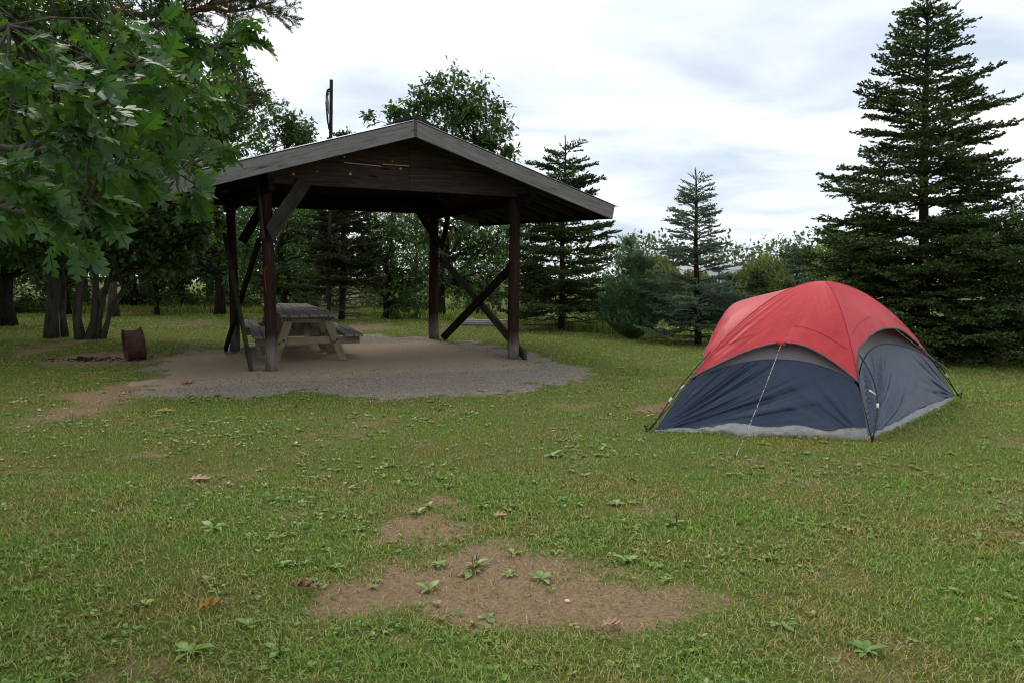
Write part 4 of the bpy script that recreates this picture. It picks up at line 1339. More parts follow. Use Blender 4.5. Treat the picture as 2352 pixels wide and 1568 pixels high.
def young_pine():
    rng = R_(31); Y = 18.2
    b = at(1450, 782, Y); b[2] = float(zt(b[0], b[1])) - 0.05
    t = thing('pine_tree', 'bushy young pine with soft upright shoots between two spruces', 'pine', b)
    tr = MB(); nd = MB(); S0 = []; S1 = []
    for (px, py, r) in ((1412, 640, 0.03), (1452, 548, 0.045), (1484, 585, 0.035), (1512, 655, 0.03), (1434, 590, 0.03), (1398, 690, 0.025), (1525, 700, 0.025)):
        tp = at(px, py, Y + rng.normal() * 0.15)
        P = curve(b, tp, 0.0, rng, 10, 0.03); tr.tube(P, np.linspace(r, 0.008, 10), 7, True)
        H = tp[2] - b[2]
        S0.append(P[-2]); S1.append(P[-1]); S0.append(P[-3]); S1.append(P[-2])
        for f in np.linspace(0.04, 0.93, 14):
            o = np.array([np.interp(f, np.linspace(0, 1, 10), P[:, e]) for e in range(3)])
            L0 = 0.44 * (1 - f) ** 0.6 + 0.13
            for q in range(4):
                a = rng.random() * 2 * pi; L = L0 * (0.6 + 0.6 * rng.random())
                s = np.linspace(0, 1, 5)[:, None]
                d = np.array([cos(a), sin(a), 0])
                B = o + d * L * s + np.array([0, 0, 1]) * (L * (0.2 * s + 0.45 * s ** 2))
                tr.tube(B, np.linspace(0.012, 0.004, 5), 4, False)
                for c in range(1, 4): S0.append(B[c]); S1.append(B[c + 1])
                for c in range(1, 5):
                    for sg in (-1, 1):
                        e = B[c] + (d * 0.5 + np.array([-d[1], d[0], 0]) * sg * 0.6 + np.array([0, 0, 0.75])) * 0.2 * (0.6 + 0.6 * rng.random()) * (L + 0.3)
                        S0.append(B[c]); S1.append(e)
    brush(nd, np.array(S0), np.array(S1), 105, 0.095, 0.012, 1.2, rng)
    tr.build('trunk', M['bark_red'], t, True, origin=b); nd.build('crown', M['pine'], t, False, origin=b)


young_pine()


def scots_pine():
    rng = R_(32); Y = 17.2
    b = at(118, 784, Y); b[2] = float(zt(b[0], b[1])) - 0.05
    t = thing('pine_tree', 'tall pine with orange upper limbs and a straight trunk by the fire pit', 'pine', b)
    tr = MB(); nd = MB(); S0 = []; S1 = []; up = MB()
    tp = at(135, -420, Y)
    P = curve(b, tp, 0, rng, 18, 0.006); rad = np.linspace(0.135, 0.05, 18); rad[0] = 0.18
    tr.tube(P, rad, 12, True, 0.12, rng)
    limbs = [[(150, 120), (235, 78), (300, 66), (390, 52), (440, 30), (520, 5), (600, -25)], [(140, 40), (260, 20), (380, 40), (470, 20), (560, 20), (620, 30)], [(140, -100), (300, -120), (480, -60), (610, -30)],
             [(130, 0), (20, -40), (-120, -60)], [(135, -200), (260, -260), (420, -220)], [(135, 150), (60, 110), (-60, 120)], [(140, 250), (330, 210), (480, 205), (570, 235)], [(133, -300), (40, -340), (-60, -330)]]
    for li, pl in enumerate(limbs):
        yo = np.linspace(0, (-0.6, 0.3, 0.6, 0.5, -0.4, -0.5, 0.8, 0.2)[li], len(pl))
        Q = np.array([at(x, y, Y + yo[k]) for k, (x, y) in enumerate(pl)])
        tt = np.linspace(0, len(Q) - 1, len(Q) * 3); Q = np.stack([np.interp(tt, np.arange(len(Q)), Q[:, e]) for e in range(3)], 1)
        Q[1:-1] += rng.normal(size=Q[1:-1].shape) * 0.04
        up.tube(Q, np.linspace(0.085, 0.02, len(Q)), 8, True, 0.15, rng)
        for c in np.arange(len(Q) // 3, len(Q)):
            for q in range(5):
                d = unit(rng.normal(size=3) * np.array([1, 1, 0.7]) + unit(Q[c] - Q[c - 1]) * 0.8 + np.array([0, 0, 0.25]))
                L = 0.35 + 0.5 * rng.random()
                B = curve(Q[c], Q[c] + d * L, 0.05, rng, 5, 0.05)
                up.tube(B, np.linspace(0.014, 0.005, 5), 4, False)
                S0.append(B[-2]); S1.append(B[-1])
                for g in range(4):
                    e = B[-1] + unit(d + rng.normal(size=3) * 0.7 + np.array([0, 0, 0.3])) * 0.16
                    S0.append(B[-1 - (g % 3)]); S1.append(e)
    # dead lower snags
    for f in np.linspace(0.2, 0.5, 9):
        o = b + (tp - b) * f * 0.6; a = rng.random() * 6.3
        up.tube(curve(o, o + np.array([cos(a), sin(a), -0.1]) * (0.5 + rng.random()), -0.05, rng, 5), np.linspace(0.015, 0.004, 5), 4, False)
    brush(nd, np.array(S0), np.array(S1), 190, 0.075, 0.012, 0.9, rng)
    tr.build('trunk', M['bark'], t, True, origin=b); up.build('limbs', M['bark_red'], t, True, origin=b)
    nd.build('crown', M['spruce'], t, False, origin=b)


scots_pine()

# ------------------------------------------------------------------ broadleaf trees
OK = 'oak trees round the clearing'
decid('oak_tree', 'oak whose leafy top rises above the shelter ridge', (1014, 743), 26.5,
      [(1045, 235, 75, 80, 26), (1105, 290, 65, 70, 20), (985, 255, 60, 45, 12), (915, 262, 28, 26, 4), (1045, 350, 110, 60, 22), (1150, 350, 45, 26, 6), (845, 268, 12, 10, 1), (1075, 540, 110, 70, 20), (1075, 650, 115, 70, 18), (1150, 600, 50, 90, 10)],
      LEAF12, 0.17, 'tree_leaf', R_(41), 'bark_dark', 0.13, per=62, group=OK)
decid('oak_tree', 'slim oak standing behind the middle of the shelter', (885, 741), 26, [(900, 530, 105, 60, 18), (940, 630, 80, 80, 16), (850, 600, 60, 80, 12), (905, 690, 80, 40, 8)], LEAF12, 0.17, 'tree_leaf', R_(42), 'bark_dark', 0.11, per=55, group=OK)
decid('oak_tree', 'oak with a narrow top just left of the thin pole', (655, 738), 26.5, [(668, 285, 62, 55, 16), (700, 320, 48, 40, 9), (640, 390, 100, 80, 20), (650, 540, 110, 80, 22), (610, 640, 90, 70, 16), (690, 660, 60, 60, 9)], LEAF12, 0.16, 'tree_leaf', R_(43), 'bark_dark', 0.13, per=60, group=OK)
decid('oak_tree', 'tall oak showing its edge between pine branches and shelter roof', (505, 722), 29.5, [(545, 235, 60, 60, 16), (520, 120, 55, 70, 12), (495, 330, 100, 80, 22), (470, 470, 110, 90, 24), (535, 590, 80, 80, 16), (400, 590, 90, 70, 14)], LEAF12, 0.18, 'tree_leaf', R_(44), 'bark_dark', 0.18, per=62, group=OK)
decid('oak_tree', 'twin-stemmed oak with grey bark left of the wheel rim', (186, 786), 16.9, [(250, 430, 160, 110, 26), (310, 540, 140, 60, 16), (130, 540, 140, 60, 16), (250, 250, 150, 120, 16), (200, 60, 190, 140, 24)], LEAF6, 0.16, 'tree_leaf', R_(45), 'bark', 0.10, per=75, twin=0.7, pull=0.3, group=OK)
decid('oak_tree', 'slanting double stem oak beside the wheel rim', (222, 784), 17.1, [(360, 590, 110, 50, 14), (400, 380, 90, 110, 16), (430, 520, 80, 80, 12), (400, 220, 100, 110, 12)], LEAF6, 0.16, 'tree_leaf', R_(46), 'bark', 0.075, per=70, twin=0.4, lean=0.4, pull=0.5, group=OK)
decid('oak_tree', 'thin crooked oak close behind the straight pine trunk', (150, 782), 17.5, [(110, 440, 140, 110, 18), (60, 560, 110, 50, 12), (60, 300, 130, 120, 14), (20, 60, 180, 170, 20)], LEAF6, 0.16, 'tree_leaf', R_(47), 'bark', 0.07, per=75, group=OK, pull=0.3)
decid('oak_tree', 'massive dark double-trunk oak deep in the shade', (298, 713), 36, [(340, 470, 170, 130, 26), (430, 590, 110, 60, 12), (230, 560, 120, 60, 12), (320, 260, 200, 140, 24)], LEAF6, 0.2, 'tree_leaf', R_(48), 'bark_dark', 0.42, per=75, twin=0.9, group=OK)
decid('oak_tree', 'thick trunk tree at the far left edge of the lawn', (22, 758), 22, [(20, 430, 130, 150, 22), (60, 590, 90, 45, 10), (-80, 560, 100, 70, 8), (-40, 150, 200, 200, 22)], LEAF6, 0.17, 'tree_leaf', R_(49), 'bark_dark', 0.2, per=75, group=OK, pull=0.3)
decid('maple_tree', 'yellowing maple high behind the pine limb', (262, 725), 28, [(250, 50, 110, 70, 22), (200, 170, 120, 80, 18), (330, 140, 80, 60, 12), (100, 20, 110, 60, 14), (340, 280, 90, 80, 12), (30, 120, 100, 90, 12)], LEAF6, 0.13, 'maple_leaf', R_(50), 'bark', 0.16, per=85)
decid('birch_tree', 'airy small-leaved birch at the right edge behind the spruce', (2400, 850), 13.0, [(2345, 520, 45, 70, 22), (2350, 640, 60, 80, 26), (2330, 760, 50, 50, 16), (2420, 600, 80, 150, 24), (2310, 690, 30, 60, 8)], LEAF6, 0.065, 'shrub_leaf', R_(51), 'bark', 0.06, per=60, blob=0.42)
decid('maple_tree', 'bright yellow-green young maple half hidden by the tall spruce', (1950, 800), 19, [(1925, 590, 40, 50, 14), (1950, 660, 50, 50, 14), (1990, 560, 40, 60, 8)], LEAF12, 0.14, leaf_mat('lime_leaf', [(0, (0.12, 0.2, 0.03)), (0.7, (0.19, 0.28, 0.04)), (1, (0.3, 0.34, 0.07))], trans=0.4), R_(52), 'bark', 0.06, per=50)
decid('poplar_sapling', 'thin sapling with pale dangling leaves behind the young pine', (1452, 775), 21, [(1448, 570, 13, 32, 7), (1455, 640, 26, 40, 8), (1400, 680, 20, 30, 4)], LEAF6, 0.09, 'shrub_leaf', R_(53), 'twig', 0.03, per=16, blob=0.5)
# low growth along the edge of the wood
SH = 'bushes along the edge of the wood'
for q, (px, py, Y, rx, ry, lab, mt) in enumerate((
        (300, 690, 40, 120, 45, 'dark leafy bush behind the massive double trunk', 'tree_leaf'), (430, 690, 35, 90, 45, 'leafy bush left of the shelter under hanging oak boughs', 'shrub_leaf'),
        (540, 685, 33, 80, 55, 'leafy bush showing left of the shelter posts', 'shrub_leaf'), (700, 690, 30, 70, 55, 'low bush behind the picnic tables', 'tree_leaf'),
        (870, 700, 31, 80, 45, 'low bush between the shaded spruce and slim oak', 'shrub_leaf'), (960, 700, 32, 70, 50, 'bush just left of the rear shelter post', 'shrub_leaf'),
        (1075, 705, 31, 70, 45, 'bush framed by the crossed braces', 'shrub_leaf'), (60, 700, 32, 90, 50, 'dark bush at the far left behind thick trunk', 'tree_leaf'),
        (1530, 735, 27, 60, 45, 'light green bush between young pine and slender spruce', 'shrub_leaf'), (1370, 735, 26, 60, 45, 'green bush behind the broad dark spruce', 'shrub_leaf'),
        (2290, 790, 16.5, 60, 60, 'mixed bush low at the right behind tall spruce', 'shrub_leaf'), (1210, 735, 25, 40, 35, 'small bush between the shelter corner and broad spruce', 'shrub_leaf'),
        (2010, 745, 21, 80, 50, 'dark bush behind the tent under the tall spruce', 'tree_leaf'), (2180, 750, 20, 80, 60, 'dense bush right of the tall spruce trunk', 'tree_leaf'), (1700, 730, 30, 70, 35, 'low bush left of the tent fly', 'shrub_leaf'), (1870, 730, 28, 70, 45, 'low bush directly behind the tent peak', 'shrub_leaf'),
        (160, 690, 34, 80, 45, 'shadowy bush between the pine trunk and slanting oak', 'tree_leaf'), (370, 695, 38, 80, 40, 'shadowy bush right of the massive double trunk', 'tree_leaf'), (620, 690, 35, 70, 50, 'shadowy bush between the left shelter posts', 'tree_leaf'), (-10, 700, 30, 80, 55, 'shadowy bush at the left picture edge', 'tree_leaf'))):
    decid('bush', lab, (px, py + ry), Y, [(px, py, rx, ry, 16), (px + rx * 0.4, py + 10, rx * 0.6, ry * 0.7, 7)], LEAF6, 0.14 if Y > 20 else 0.06, mt, R_(60 + q), 'twig', 0.04, per=70, blob=0.42, group=SH, cat='bush')


def willow(label, px, py, rx, ry, Y, seed, mat='willow_leaf'):
    rng = R_(seed)
    b = at(px, py + ry, Y); b[2] = float(zt(b[0], b[1])) - 0.1
    c = at(px, py, Y); R = np.array([rx, (rx + ry) / 2, ry]) * Y / FPX
    t = thing('willow_tree', label, 'willow', b, 'pale willows in the distance')
    tr = MB(); nd = MB()
    tr.tube(curve(b, c, 0, rng, 8, 0.02), np.linspace(0.3, 0.1, 8), 8, True)
    n = 800
    d = unit(rng.normal(size=(n, 3)) + np.array([0, -0.2, 0.45])); lump = 0.8 + 0.3 * vnoise(d[:, 0] * 4 + seed, d[:, 2] * 4 + d[:, 1] * 2)
    p0 = c + d * R * (0.5 + 0.5 * rng.random((n, 1)) ** 0.5) * lump[:, None]
    for q in range(14):
        tr.tube(curve(c * 0.7 + b * 0.3, p0[q], 0.05, rng, 5), np.linspace(0.09, 0.02, 5), 4, False)
    p1 = p0 + np.stack([d[:, 0] * 0.3, d[:, 1] * 0.3, -0.5 - 1.1 * rng.random(n)], 1)
    brush(nd, p0, p1, 22, 0.16, 0.07, 0.9, rng)
    tr.build('trunk', M['bark'], t, True, origin=b); nd.build('crown', M[mat], t, False, origin=b)


willow('round pale willow left of the tent peak', 1752, 645, 62, 66, 44, 71)
willow('pale willow partly behind the tall spruce', 1886, 650, 50, 55, 47, 72)
willow('pale feathery willow behind the young pine', 1500, 640, 60, 62, 40, 73)
willow('yellowish willow behind the slender spruce', 1590, 670, 60, 55, 42, 74)
for q, (px, py, Y, rx, ry, lab) in enumerate(((1705, 665, 58, 32, 60, 'dark distant tree left of the round willow'), (1800, 610, 60, 42, 46, 'tallest distant broadleaf tree behind the willow'), (1862, 600, 58, 30, 36, 'bright distant tree above the tent'),
                                              (1640, 690, 60, 40, 40, 'distant tree just right of the slender spruce'))):
    decid('distant_tree', lab, (px, py + ry + 25), Y, [(px, py, rx, ry, 24), (px, py + ry * 0.7, rx * 1.1, ry * 0.5, 10)], LEAF4, 0.2, 'far_leaf', R_(80 + q), 'bark_dark', 0.2, per=110, group='far trees beyond the campsite')


# wood behind the clearing: copies of three grown trees
protos = []
for q in range(3):
    rng = R_(90 + q)
    protos.append(decid('woodland_tree', 'tree in the dense wood behind the clearing', None, 40, [(1176 - 20 * q, 480, 130, 120, 26), (1176, 330, 100, 100, 18), (1176, 620, 130, 60, 16)], LEAF6, 0.24, 'tree_leaf', rng, 'bark_dark', 0.2, per=62,
                        group='woodland trees behind the clearing', base=(0, 40, 0)))
spots = [(-20, 34, 1.0), (-15.5, 40, 1.0), (-24, 42, 1.1), (-28, 33, 1.1), (-11.5, 43, 0.75), (-18.5, 50, 1.2), (-8.5, 38, 0.5), (-5.0, 40, 0.5), (-13, 52, 0.8), (-2.2, 39, 0.5), (-24, 55, 1.1), (-32, 47, 1.2), (-8, 50, 0.6), (0.8, 46, 0.5), (-35, 60, 1.3), (-16, 62, 1.0),
         (-17, 29.5, 0.8), (-21.5, 28, 0.85), (-14.2, 33.5, 0.7), (-25.5, 36.5, 0.9), (-11, 36, 0.55), (-31, 38, 1.1), (-19, 44, 1.0), (-27, 49, 1.2), (-6.6, 35.5, 0.42), (-3.4, 34.5, 0.42), (-9.8, 33, 0.5), (-0.6, 36, 0.42), (-38, 42, 1.2), (-13.5, 29.5, 0.45), (-12.5, 46, 0.8), (-11.0, 9.0, 1.0), (-12.5, 14.5, 1.05), (-10.5, 3.5, 1.0), (-15.5, 20.5, 1.1), (-15, 8, 1.1), (-19.5, 15, 1.1), (-9.6, 6.3, 0.95), (-11.3, 11.8, 0.9)]
for q, (x, y, s) in enumerate(spots):
    rng = R_(200 + q); p = protos[q % 3]
    s = s * (0.9 + 0.2 * rng.random())
    Mx = Matrix.Translation((x, y, float(zt(x, y)) - 0.05)) @ Matrix.Rotation(rng.random() * 6.28, 4, 'Z') @ Matrix.Diagonal((s, s, s * (0.9 + 0.2 * rng.random()), 1))
    if q < 3: p.matrix_basis = Mx
    else:
        c_ = copy_tree(p, Mx)
        if q >= 31: c_['label'] = 'tree in the dense wood left of the clearing'


def far_woods():
    rng = R_(301); mb = MB()
    n = 46000
    x = rng.random(n) * 300 - 150; y = 85 + rng.random(n) * 25
    top = 5.5 + 4.5 * vnoise(x * 0.22, y * 0.05) + 2.5 * vnoise(x * 0.9 + 9, y * 0.2)
    top = np.where(x > 5, top * 0.75, top)
    z = top * rng.random(n) ** 0.6 - 0.6
    pos = np.stack([x, y, z], 1)
    leaf_batch(mb, LEAF4[0], LEAF4[1], pos, rng.normal(size=(n, 3)), np.array([0, -0.6, 1.0]) + rng.normal(size=(n, 3)) * 0.5, 0.32 + 0.4 * rng.random(n))
    o = mb.build('distant_woods', M['far_leaf']); o['kind'] = 'stuff'; o['label'] = 'distant wood closing the horizon'; o['category'] = 'woods'


far_woods()


# ------------------------------------------------------------------ foreground oak: its boughs reach into the view from the left
def oak_leaf_mesh(rng):
    half = [(0.0, 0.008), (0.12, 0.04), (0.20, 0.24), (0.27, 0.17), (0.30, 0.06), (0.39, 0.27), (0.55, 0.42), (0.55, 0.28), (0.50, 0.085), (0.63, 0.24), (0.81, 0.35), (0.78, 0.20), (0.74, 0.075), (0.90, 0.18), (0.93, 0.05), (1.0, 0.0)]
    half = [(a + 0.02 * (rng.random() - 0.5) * (0 < a < 1), b * (0.85 + 0.3 * rng.random())) for a, b in half]
    cur = 0.08 + 0.4 * rng.random(); fold = 0.15 + 0.45 * rng.random(); tw = rng.normal() * 0.4
    V = []; Q = []
    mid = [min(0.97, max(a - 0.12 * (b > 0.15), 0)) for a, b in half]
    mid = list(np.maximum.accumulate(mid)); mid[-1] = 1.0
    nz = rng.random() * 50
    for sg in (1, -1):
        b0 = len(V)
        for (a, b), m in zip(half, mid):
            for x, y in ((m, 0.0), (a, sg * b)):
                z = -cur * x * x + fold * abs(y) * (1 - 0.6 * x) + tw * y * x + 0.05 * float(vnoise(x * 5 + nz, y * 7 + sg * 3))
                V.append((x, y, z))
        for k in range(len(half) - 1):
            f = [b0 + 2 * k, b0 + 2 * k + 2, b0 + 2 * k + 3, b0 + 2 * k + 1]
            Q.append(f[::-1] if sg > 0 else f)
    # stalk
    n = len(V)
    V += [(-0.22, -0.006, 0.05), (-0.22, 0.006, 0.05), (0, 0.008, 0.0), (0, -0.008, 0.0)]
    Q.append([n, n + 3, n + 2, n + 1])
    return np.array(V), np.array(Q)


def fg_oak():
    rng = R_(401)
    b = np.array([-4.9, 4.9, 0.0]); b[2] = float(zt(b[0], b[1])) - 0.05
    t = thing('oak_tree', 'near oak reaching in from the left with large lobed leaves', 'oak', b)
    tr = MB()
    trunk = curve(b, b + np.array([0.5, 0.3, 7.5]), 0, rng, 14, 0.012); rad = np.linspace(0.2, 0.05, 14); rad[0] = 0.27
    tr.tube(trunk, rad, 12, True, 0.15, rng)
    named = [(200, 175, 2.9, 9), (130, 140, 2.9, 8), (60, 200, 2.7, 9), (250, 260, 3.0, 8), (40, 130, 3.0, 8), (403, 176, 3.5, 9), (293, 172, 3.5, 8), (366, 205, 3.5, 8), (256, 337, 2.9, 10), (220, 293, 2.9, 9),
             (154, 293, 3.0, 8), (311, 330, 3.0, 8), (440, 403, 3.8, 8), (450, 432, 3.8, 7), (385, 366, 3.8, 9), (201, 462, 2.7, 9), (225, 480, 2.7, 6), (128, 500, 2.6, 6), (88, 440, 2.6, 8), (30, 480, 2.5, 8),
             (18, 366, 2.6, 8), (40, 410, 2.6, 7), (585, 95, 4.8, 8), (549, 75, 4.8, 9), (513, 106, 4.8, 9), (440, 88, 4.5, 9), (403, 55, 4.5, 8), (330, 140, 4.0, 9), (468, 256, 4.6, 9), (525, 190, 4.8, 8), (505, 227, 4.8, 8),
             (480, 345, 4.4, 9), (512, 358, 4.5, 6), (415, 465, 4.0, 7), (425, 315, 4.4, 9), (267, 388, 3.3, 9), (203, 580, 3.0, 6), (165, 560, 3.2, 6), (465, 130, 4.7, 9), (380, 110, 4.4, 9), (550, 130, 4.9, 7), (330, 420, 3.6, 8), (130, 230, 3.1, 9),
             (90, 330, 3.0, 9), (340, 270, 3.8, 9), (180, 400, 3.1, 9), (560, 45, 4.9, 6)]
    clusters = [(at(x, y, Y), n, 1) for x, y, Y, n in named]
    for q in range(105):
        x = rng.random() * 560 - 60; y = 40 + rng.random() * 470
        if x > 470 - 0.25 * abs(y - 200) or (x > 250 and y < 60): continue
        if y > 430 and x > 260: continue
        clusters.append((at(x, y, 3.7 + 2.2 * rng.random()), 9, 0))
    # boughs above and beside the view
    for q in range(110):
        c = np.array([-6.6, 5.6, 5.2]) + ball(1, rng)[0] * np.array([2.6, 3.0, 2.2])
        d = c - np.array([0, 0, CAM_H])
        fw = d[1] * cos(PITCH) - d[2] * sin(PITCH); up_ = d[1] * sin(PITCH) + d[2] * cos(PITCH)
        if fw > 0.3 and 1176 + FPX * d[0] / fw > -60 and 784 - FPX * up_ / fw > -80: continue
        if np.linalg.norm(d) < 2.0: continue
        clusters.append((c, 14, 0))
    C = np.array([c[0] for c in clusters])
    # limbs: hubs between trunk and clusters
    hubs = []
    for hx, hy, hY in ((60, 170, 3.3), (250, 120, 4.2), (430, 140, 4.6), (120, 320, 3.2), (330, 310, 3.9), (60, 460, 2.9), (180, 500, 3.0), (400, 400, 4.1), (250, 230, 3.6), (500, 110, 4.8), (20, 60, 4.0), (-120, -60, 4.5), (150, -150, 5.2), (-300, 100, 4.0)):
        hubs.append(at(hx, hy, hY))
    hubs += [np.array(p) for p in ((-6.5, 3.8, 5.0), (-7.8, 5.5, 5.0), (-6.0, 7.2, 5.4), (-6.2, 5.2, 6.8))]
    hubs = np.array(hubs)
    for h in hubs:
        k = int(np.clip(np.searchsorted(trunk[:, 2], h[2] - 0.45 * np.hypot(*(h[:2] - trunk[5, :2]))), 2, 12))
        tr.tube(curve(trunk[k], h, 0.08, rng, 12, 0.015), np.linspace(0.04, 0.012, 12), 7, True, 0.1, rng)
    pos = []; ax = []; nm = []; sz = []
    for c, n, lead in clusters:
        h = hubs[np.argmin(np.linalg.norm(hubs - c, axis=1) + 0.3 * (hubs[:, 0] > c[0]))]
        B = curve(h, c, 0.05, rng, 7, 0.03)
        tr.tube(B, np.linspace(0.009, 0.0035, 7), 5, False)
        d = unit(B[-1] - B[-2] + np.array([0.05, 0, 0]))
        for q in range(n):
            f = rng.random() ** 1.6
            p = c - d * f * 0.16
            a = unit(d * (0.55 + 0.5 * (1 - f)) + rng.normal(size=3) * np.array([0.62, 0.62, 0.38]) + np.array([0, 0, -0.22]))
            pos.append(p + a * 0.035); ax.append(a); nm.append(np.array([0.05, -0.15, 1.0]) + rng.normal(size=3) * 0.7); sz.append(0.142 * (0.6 + 0.6 * rng.random()))
    pos = np.array(pos); ax = np.array(ax); nm = np.array(nm); sz = np.array(sz)
    temps = [oak_leaf_mesh(rng) for _ in range(8)]
    which = rng.integers(8, size=len(pos))
    # the leaves that show largest are objects of their own
    dd = pos - np.array([0, 0, CAM_H])
    fw = dd[:, 1] * cos(PITCH) - dd[:, 2] * sin(PITCH)
    px = 1176 + FPX * dd[:, 0] / fw; py = 784 - FPX * (dd[:, 1] * sin(PITCH) + dd[:, 2] * cos(PITCH)) / fw
    vis = (px > 0) & (py > 0) & (fw > 0)
    score = np.where(vis, sz / np.maximum(fw, 0.1), 0)
    big = np.argsort(-score)[:300]
    meshes = [mesh_np('leaf', v, [q], M['oak_leaf'], False) for v, q in temps]
    for k in big:
        x = unit(ax[k]); y = unit(np.cross(nm[k], x)); z = np.cross(x, y)
        Mx = Matrix([[x[r] * sz[k], y[r] * sz[k], z[r] * sz[k], pos[k][r]] for r in range(3)] + [[0, 0, 0, 1]])
        o = bpy.data.objects.new('leaf', meshes[which[k]]); o.matrix_basis = Mx; link(o, t)
    rest = np.setdiff1d(np.arange(len(pos)), big)
    lf = MB()
    for w in range(8):
        s = rest[which[rest] == w]
        leaf_batch(lf, temps[w][0], [temps[w][1]], pos[s], ax[s], nm[s], sz[s])
    cr = lf.build('crown', M['oak_leaf'], t, False, origin=b); cr['kind'] = 'stuff'
    tr.build('trunk', M['bark'], t, True, origin=b)


fg_oak()


# ------------------------------------------------------------------ fallen leaves and small things on the lawn
def fallen():
    rng = R_(501)
    brown = island_mat('dry_leaf', [(0, (0.30, 0.17, 0.09)), (1, (0.45, 0.28, 0.15))])
    pale = plain('dry_leaf_pale', (0.42, 0.27, 0.17), 0.8, 0.2); dk = plain('dry_leaf_brown', (0.25, 0.12, 0.065), 0.8, 0.2); yl = plain('dry_leaf_yellow', (0.42, 0.24, 0.07), 0.8, 0.2); rd = plain('dry_leaf_red', (0.30, 0.09, 0.04), 0.8, 0.2)
    V, Q = oak_leaf_mesh(rng)
    for (x, y, s, curl, m, rz, lab) in ((432, 1106, 0.15, 1.0, pale, 0.3, 'large tan fallen oak leaf on the grass left of centre'), (664, 1357, 0.13, 5.5, dk, 0.0, 'brown fallen leaf rolled into a tube near the bare patch'),
                                        (450, 1412, 0.13, 6.5, yl, 0.8, 'narrow yellow-brown leaf rolled up in the left foreground grass'), (1132, 1191, 0.09, 1.5, pale, 0.4, 'small tan leaf above the bare earth patch'),
                                        (362, 947, 0.17, 1.2, yl, 0.2, 'yellowish fallen leaf below the gravel pad'), (413, 884, 0.2, 1.6, rd, 0.3, 'reddish fallen leaf at the left edge of the gravel pad'), (1380, 1447, 0.10, 4.0, pale, 0.3, 'thin pale leaf in the grass below the bare patch')):
        p = gp(x, y); W = V.copy(); r = 1.0 / curl
        W[:, 2] = W[:, 2] * 0.3
        a = W[:, 1] * curl
        W[:, 1] = np.sin(a) / curl; W[:, 2] += (1 - np.cos(a)) / curl
        W = W[: -4]; Qq = Q[:-1]
        o = ob_np('fallen_leaf', W, [Qq], m, None, False)
        o.matrix_basis = Matrix.Translation((p[0], p[1], p[2] + 0.022)) @ Matrix.Rotation(rz, 4, 'Z') @ Matrix.Rotation(0.12, 4, 'X') @ Matrix.Scale(s, 4)
        tag(o, lab, 'leaf', 'fallen leaves on the lawn')
    p = gp(1303, 1383)
    bm = bmesh.new(); bmesh.ops.create_icosphere(bm, subdivisions=2, radius=1)
    for v in bm.verts: v.co.x *= 0.012; v.co.y *= 0.009; v.co.z *= 0.007; v.co += v.co * 0.25 * float(vnoise(v.co.x * 200, v.co.y * 200))
    me = bpy.data.meshes.new('pink_petal'); bm.to_mesh(me); bm.free(); me.materials.append(plain('pink', (0.8, 0.5, 0.52), 0.6, 0.3, 0, 0.08))
    o = bpy.data.objects.new('pink_pebble', me); o.location = (p[0], p[1], p[2] + 0.008); link(o)
    tag(o, 'tiny pale pink pebble on the bare earth patch', 'pebble')


fallen()


def trailer(label, px, py, Y, rz, L=5.6):
    """white camping trailer half hidden by spruces"""
    b = at(px, py, Y); b[2] = float(zt(b[0], b[1]))
    t = thing('travel_trailer', label, 'trailer', b, 'white trailers parked beyond the spruces')
    wm = plain('trailer_white', (0.78, 0.79, 0.8), 0.35, 0.5, 0, 0.04, 2); dkm = plain('trailer_dark', (0.03, 0.03, 0.035), 0.2, 0.6); st = plain('trailer_stripe', (0.2, 0.22, 0.26), 0.4)
    R = Matrix.Translation(Vector(b)) @ Matrix.Rotation(rz, 4, 'Z')

    def bx(name, x0, x1, y0, y1, z0, z1, mat, parent, bev=0.02):
        bm = bmesh.new(); bmesh.ops.create_cube(bm, size=1)
        for v in bm.verts: v.co = Vector(((v.co.x + .5) * (x1 - x0) + x0, (v.co.y + .5) * (y1 - y0) + y0, (v.co.z + .5) * (z1 - z0) + z0))
        bmesh.ops.bevel(bm, geom=list(bm.edges), offset=bev, segments=2, affect='EDGES')
        me = bpy.data.meshes.new(name); bm.to_mesh(me); bm.free(); me.materials.append(mat)
        o = bpy.data.objects.new(name, me); o.matrix_basis = R.copy(); return link(o, parent)
    body = bx('body', -L / 2, L / 2, -1.15, 1.15, 0.55, 2.75, wm, t, 0.18)
    for x in (-1.9, -0.4, 1.3): bx('window', x, x + 0.8, -1.17, -1.1, 1.5, 2.15, dkm, body)
    bx('door', 0.55, 1.15, -1.175, -1.1, 0.75, 2.4, wm, body)
    bx('stripe', -L / 2 + 0.2, L / 2 - 0.2, -1.168, -1.1, 1.1, 1.25, st, body, 0.005)
    bx('air_conditioner', -0.5, 0.4, -0.4, 0.4, 2.75, 3.0, wm, t, 0.08)
    bx('tongue', L / 2 - 0.1, L / 2 + 1.0, -0.1, 0.1, 0.45, 0.55, dkm, t)
    for s in (-1, 1):
        for x in (-0.5, 0.35):
            mb = MB(); c = R @ Vector((x, s * 1.1, 0.36)); d = (R.to_3x3() @ Vector((0, 0.1, 0))); mb.tube([np.array(c - d), np.array(c + d)], 0.34, 18); mb.build('wheel', dkm, t, False, origin=np.array(c))


trailer('white travel trailer glimpsed left of the tent fly', 1662, 716, 46, 0.12)


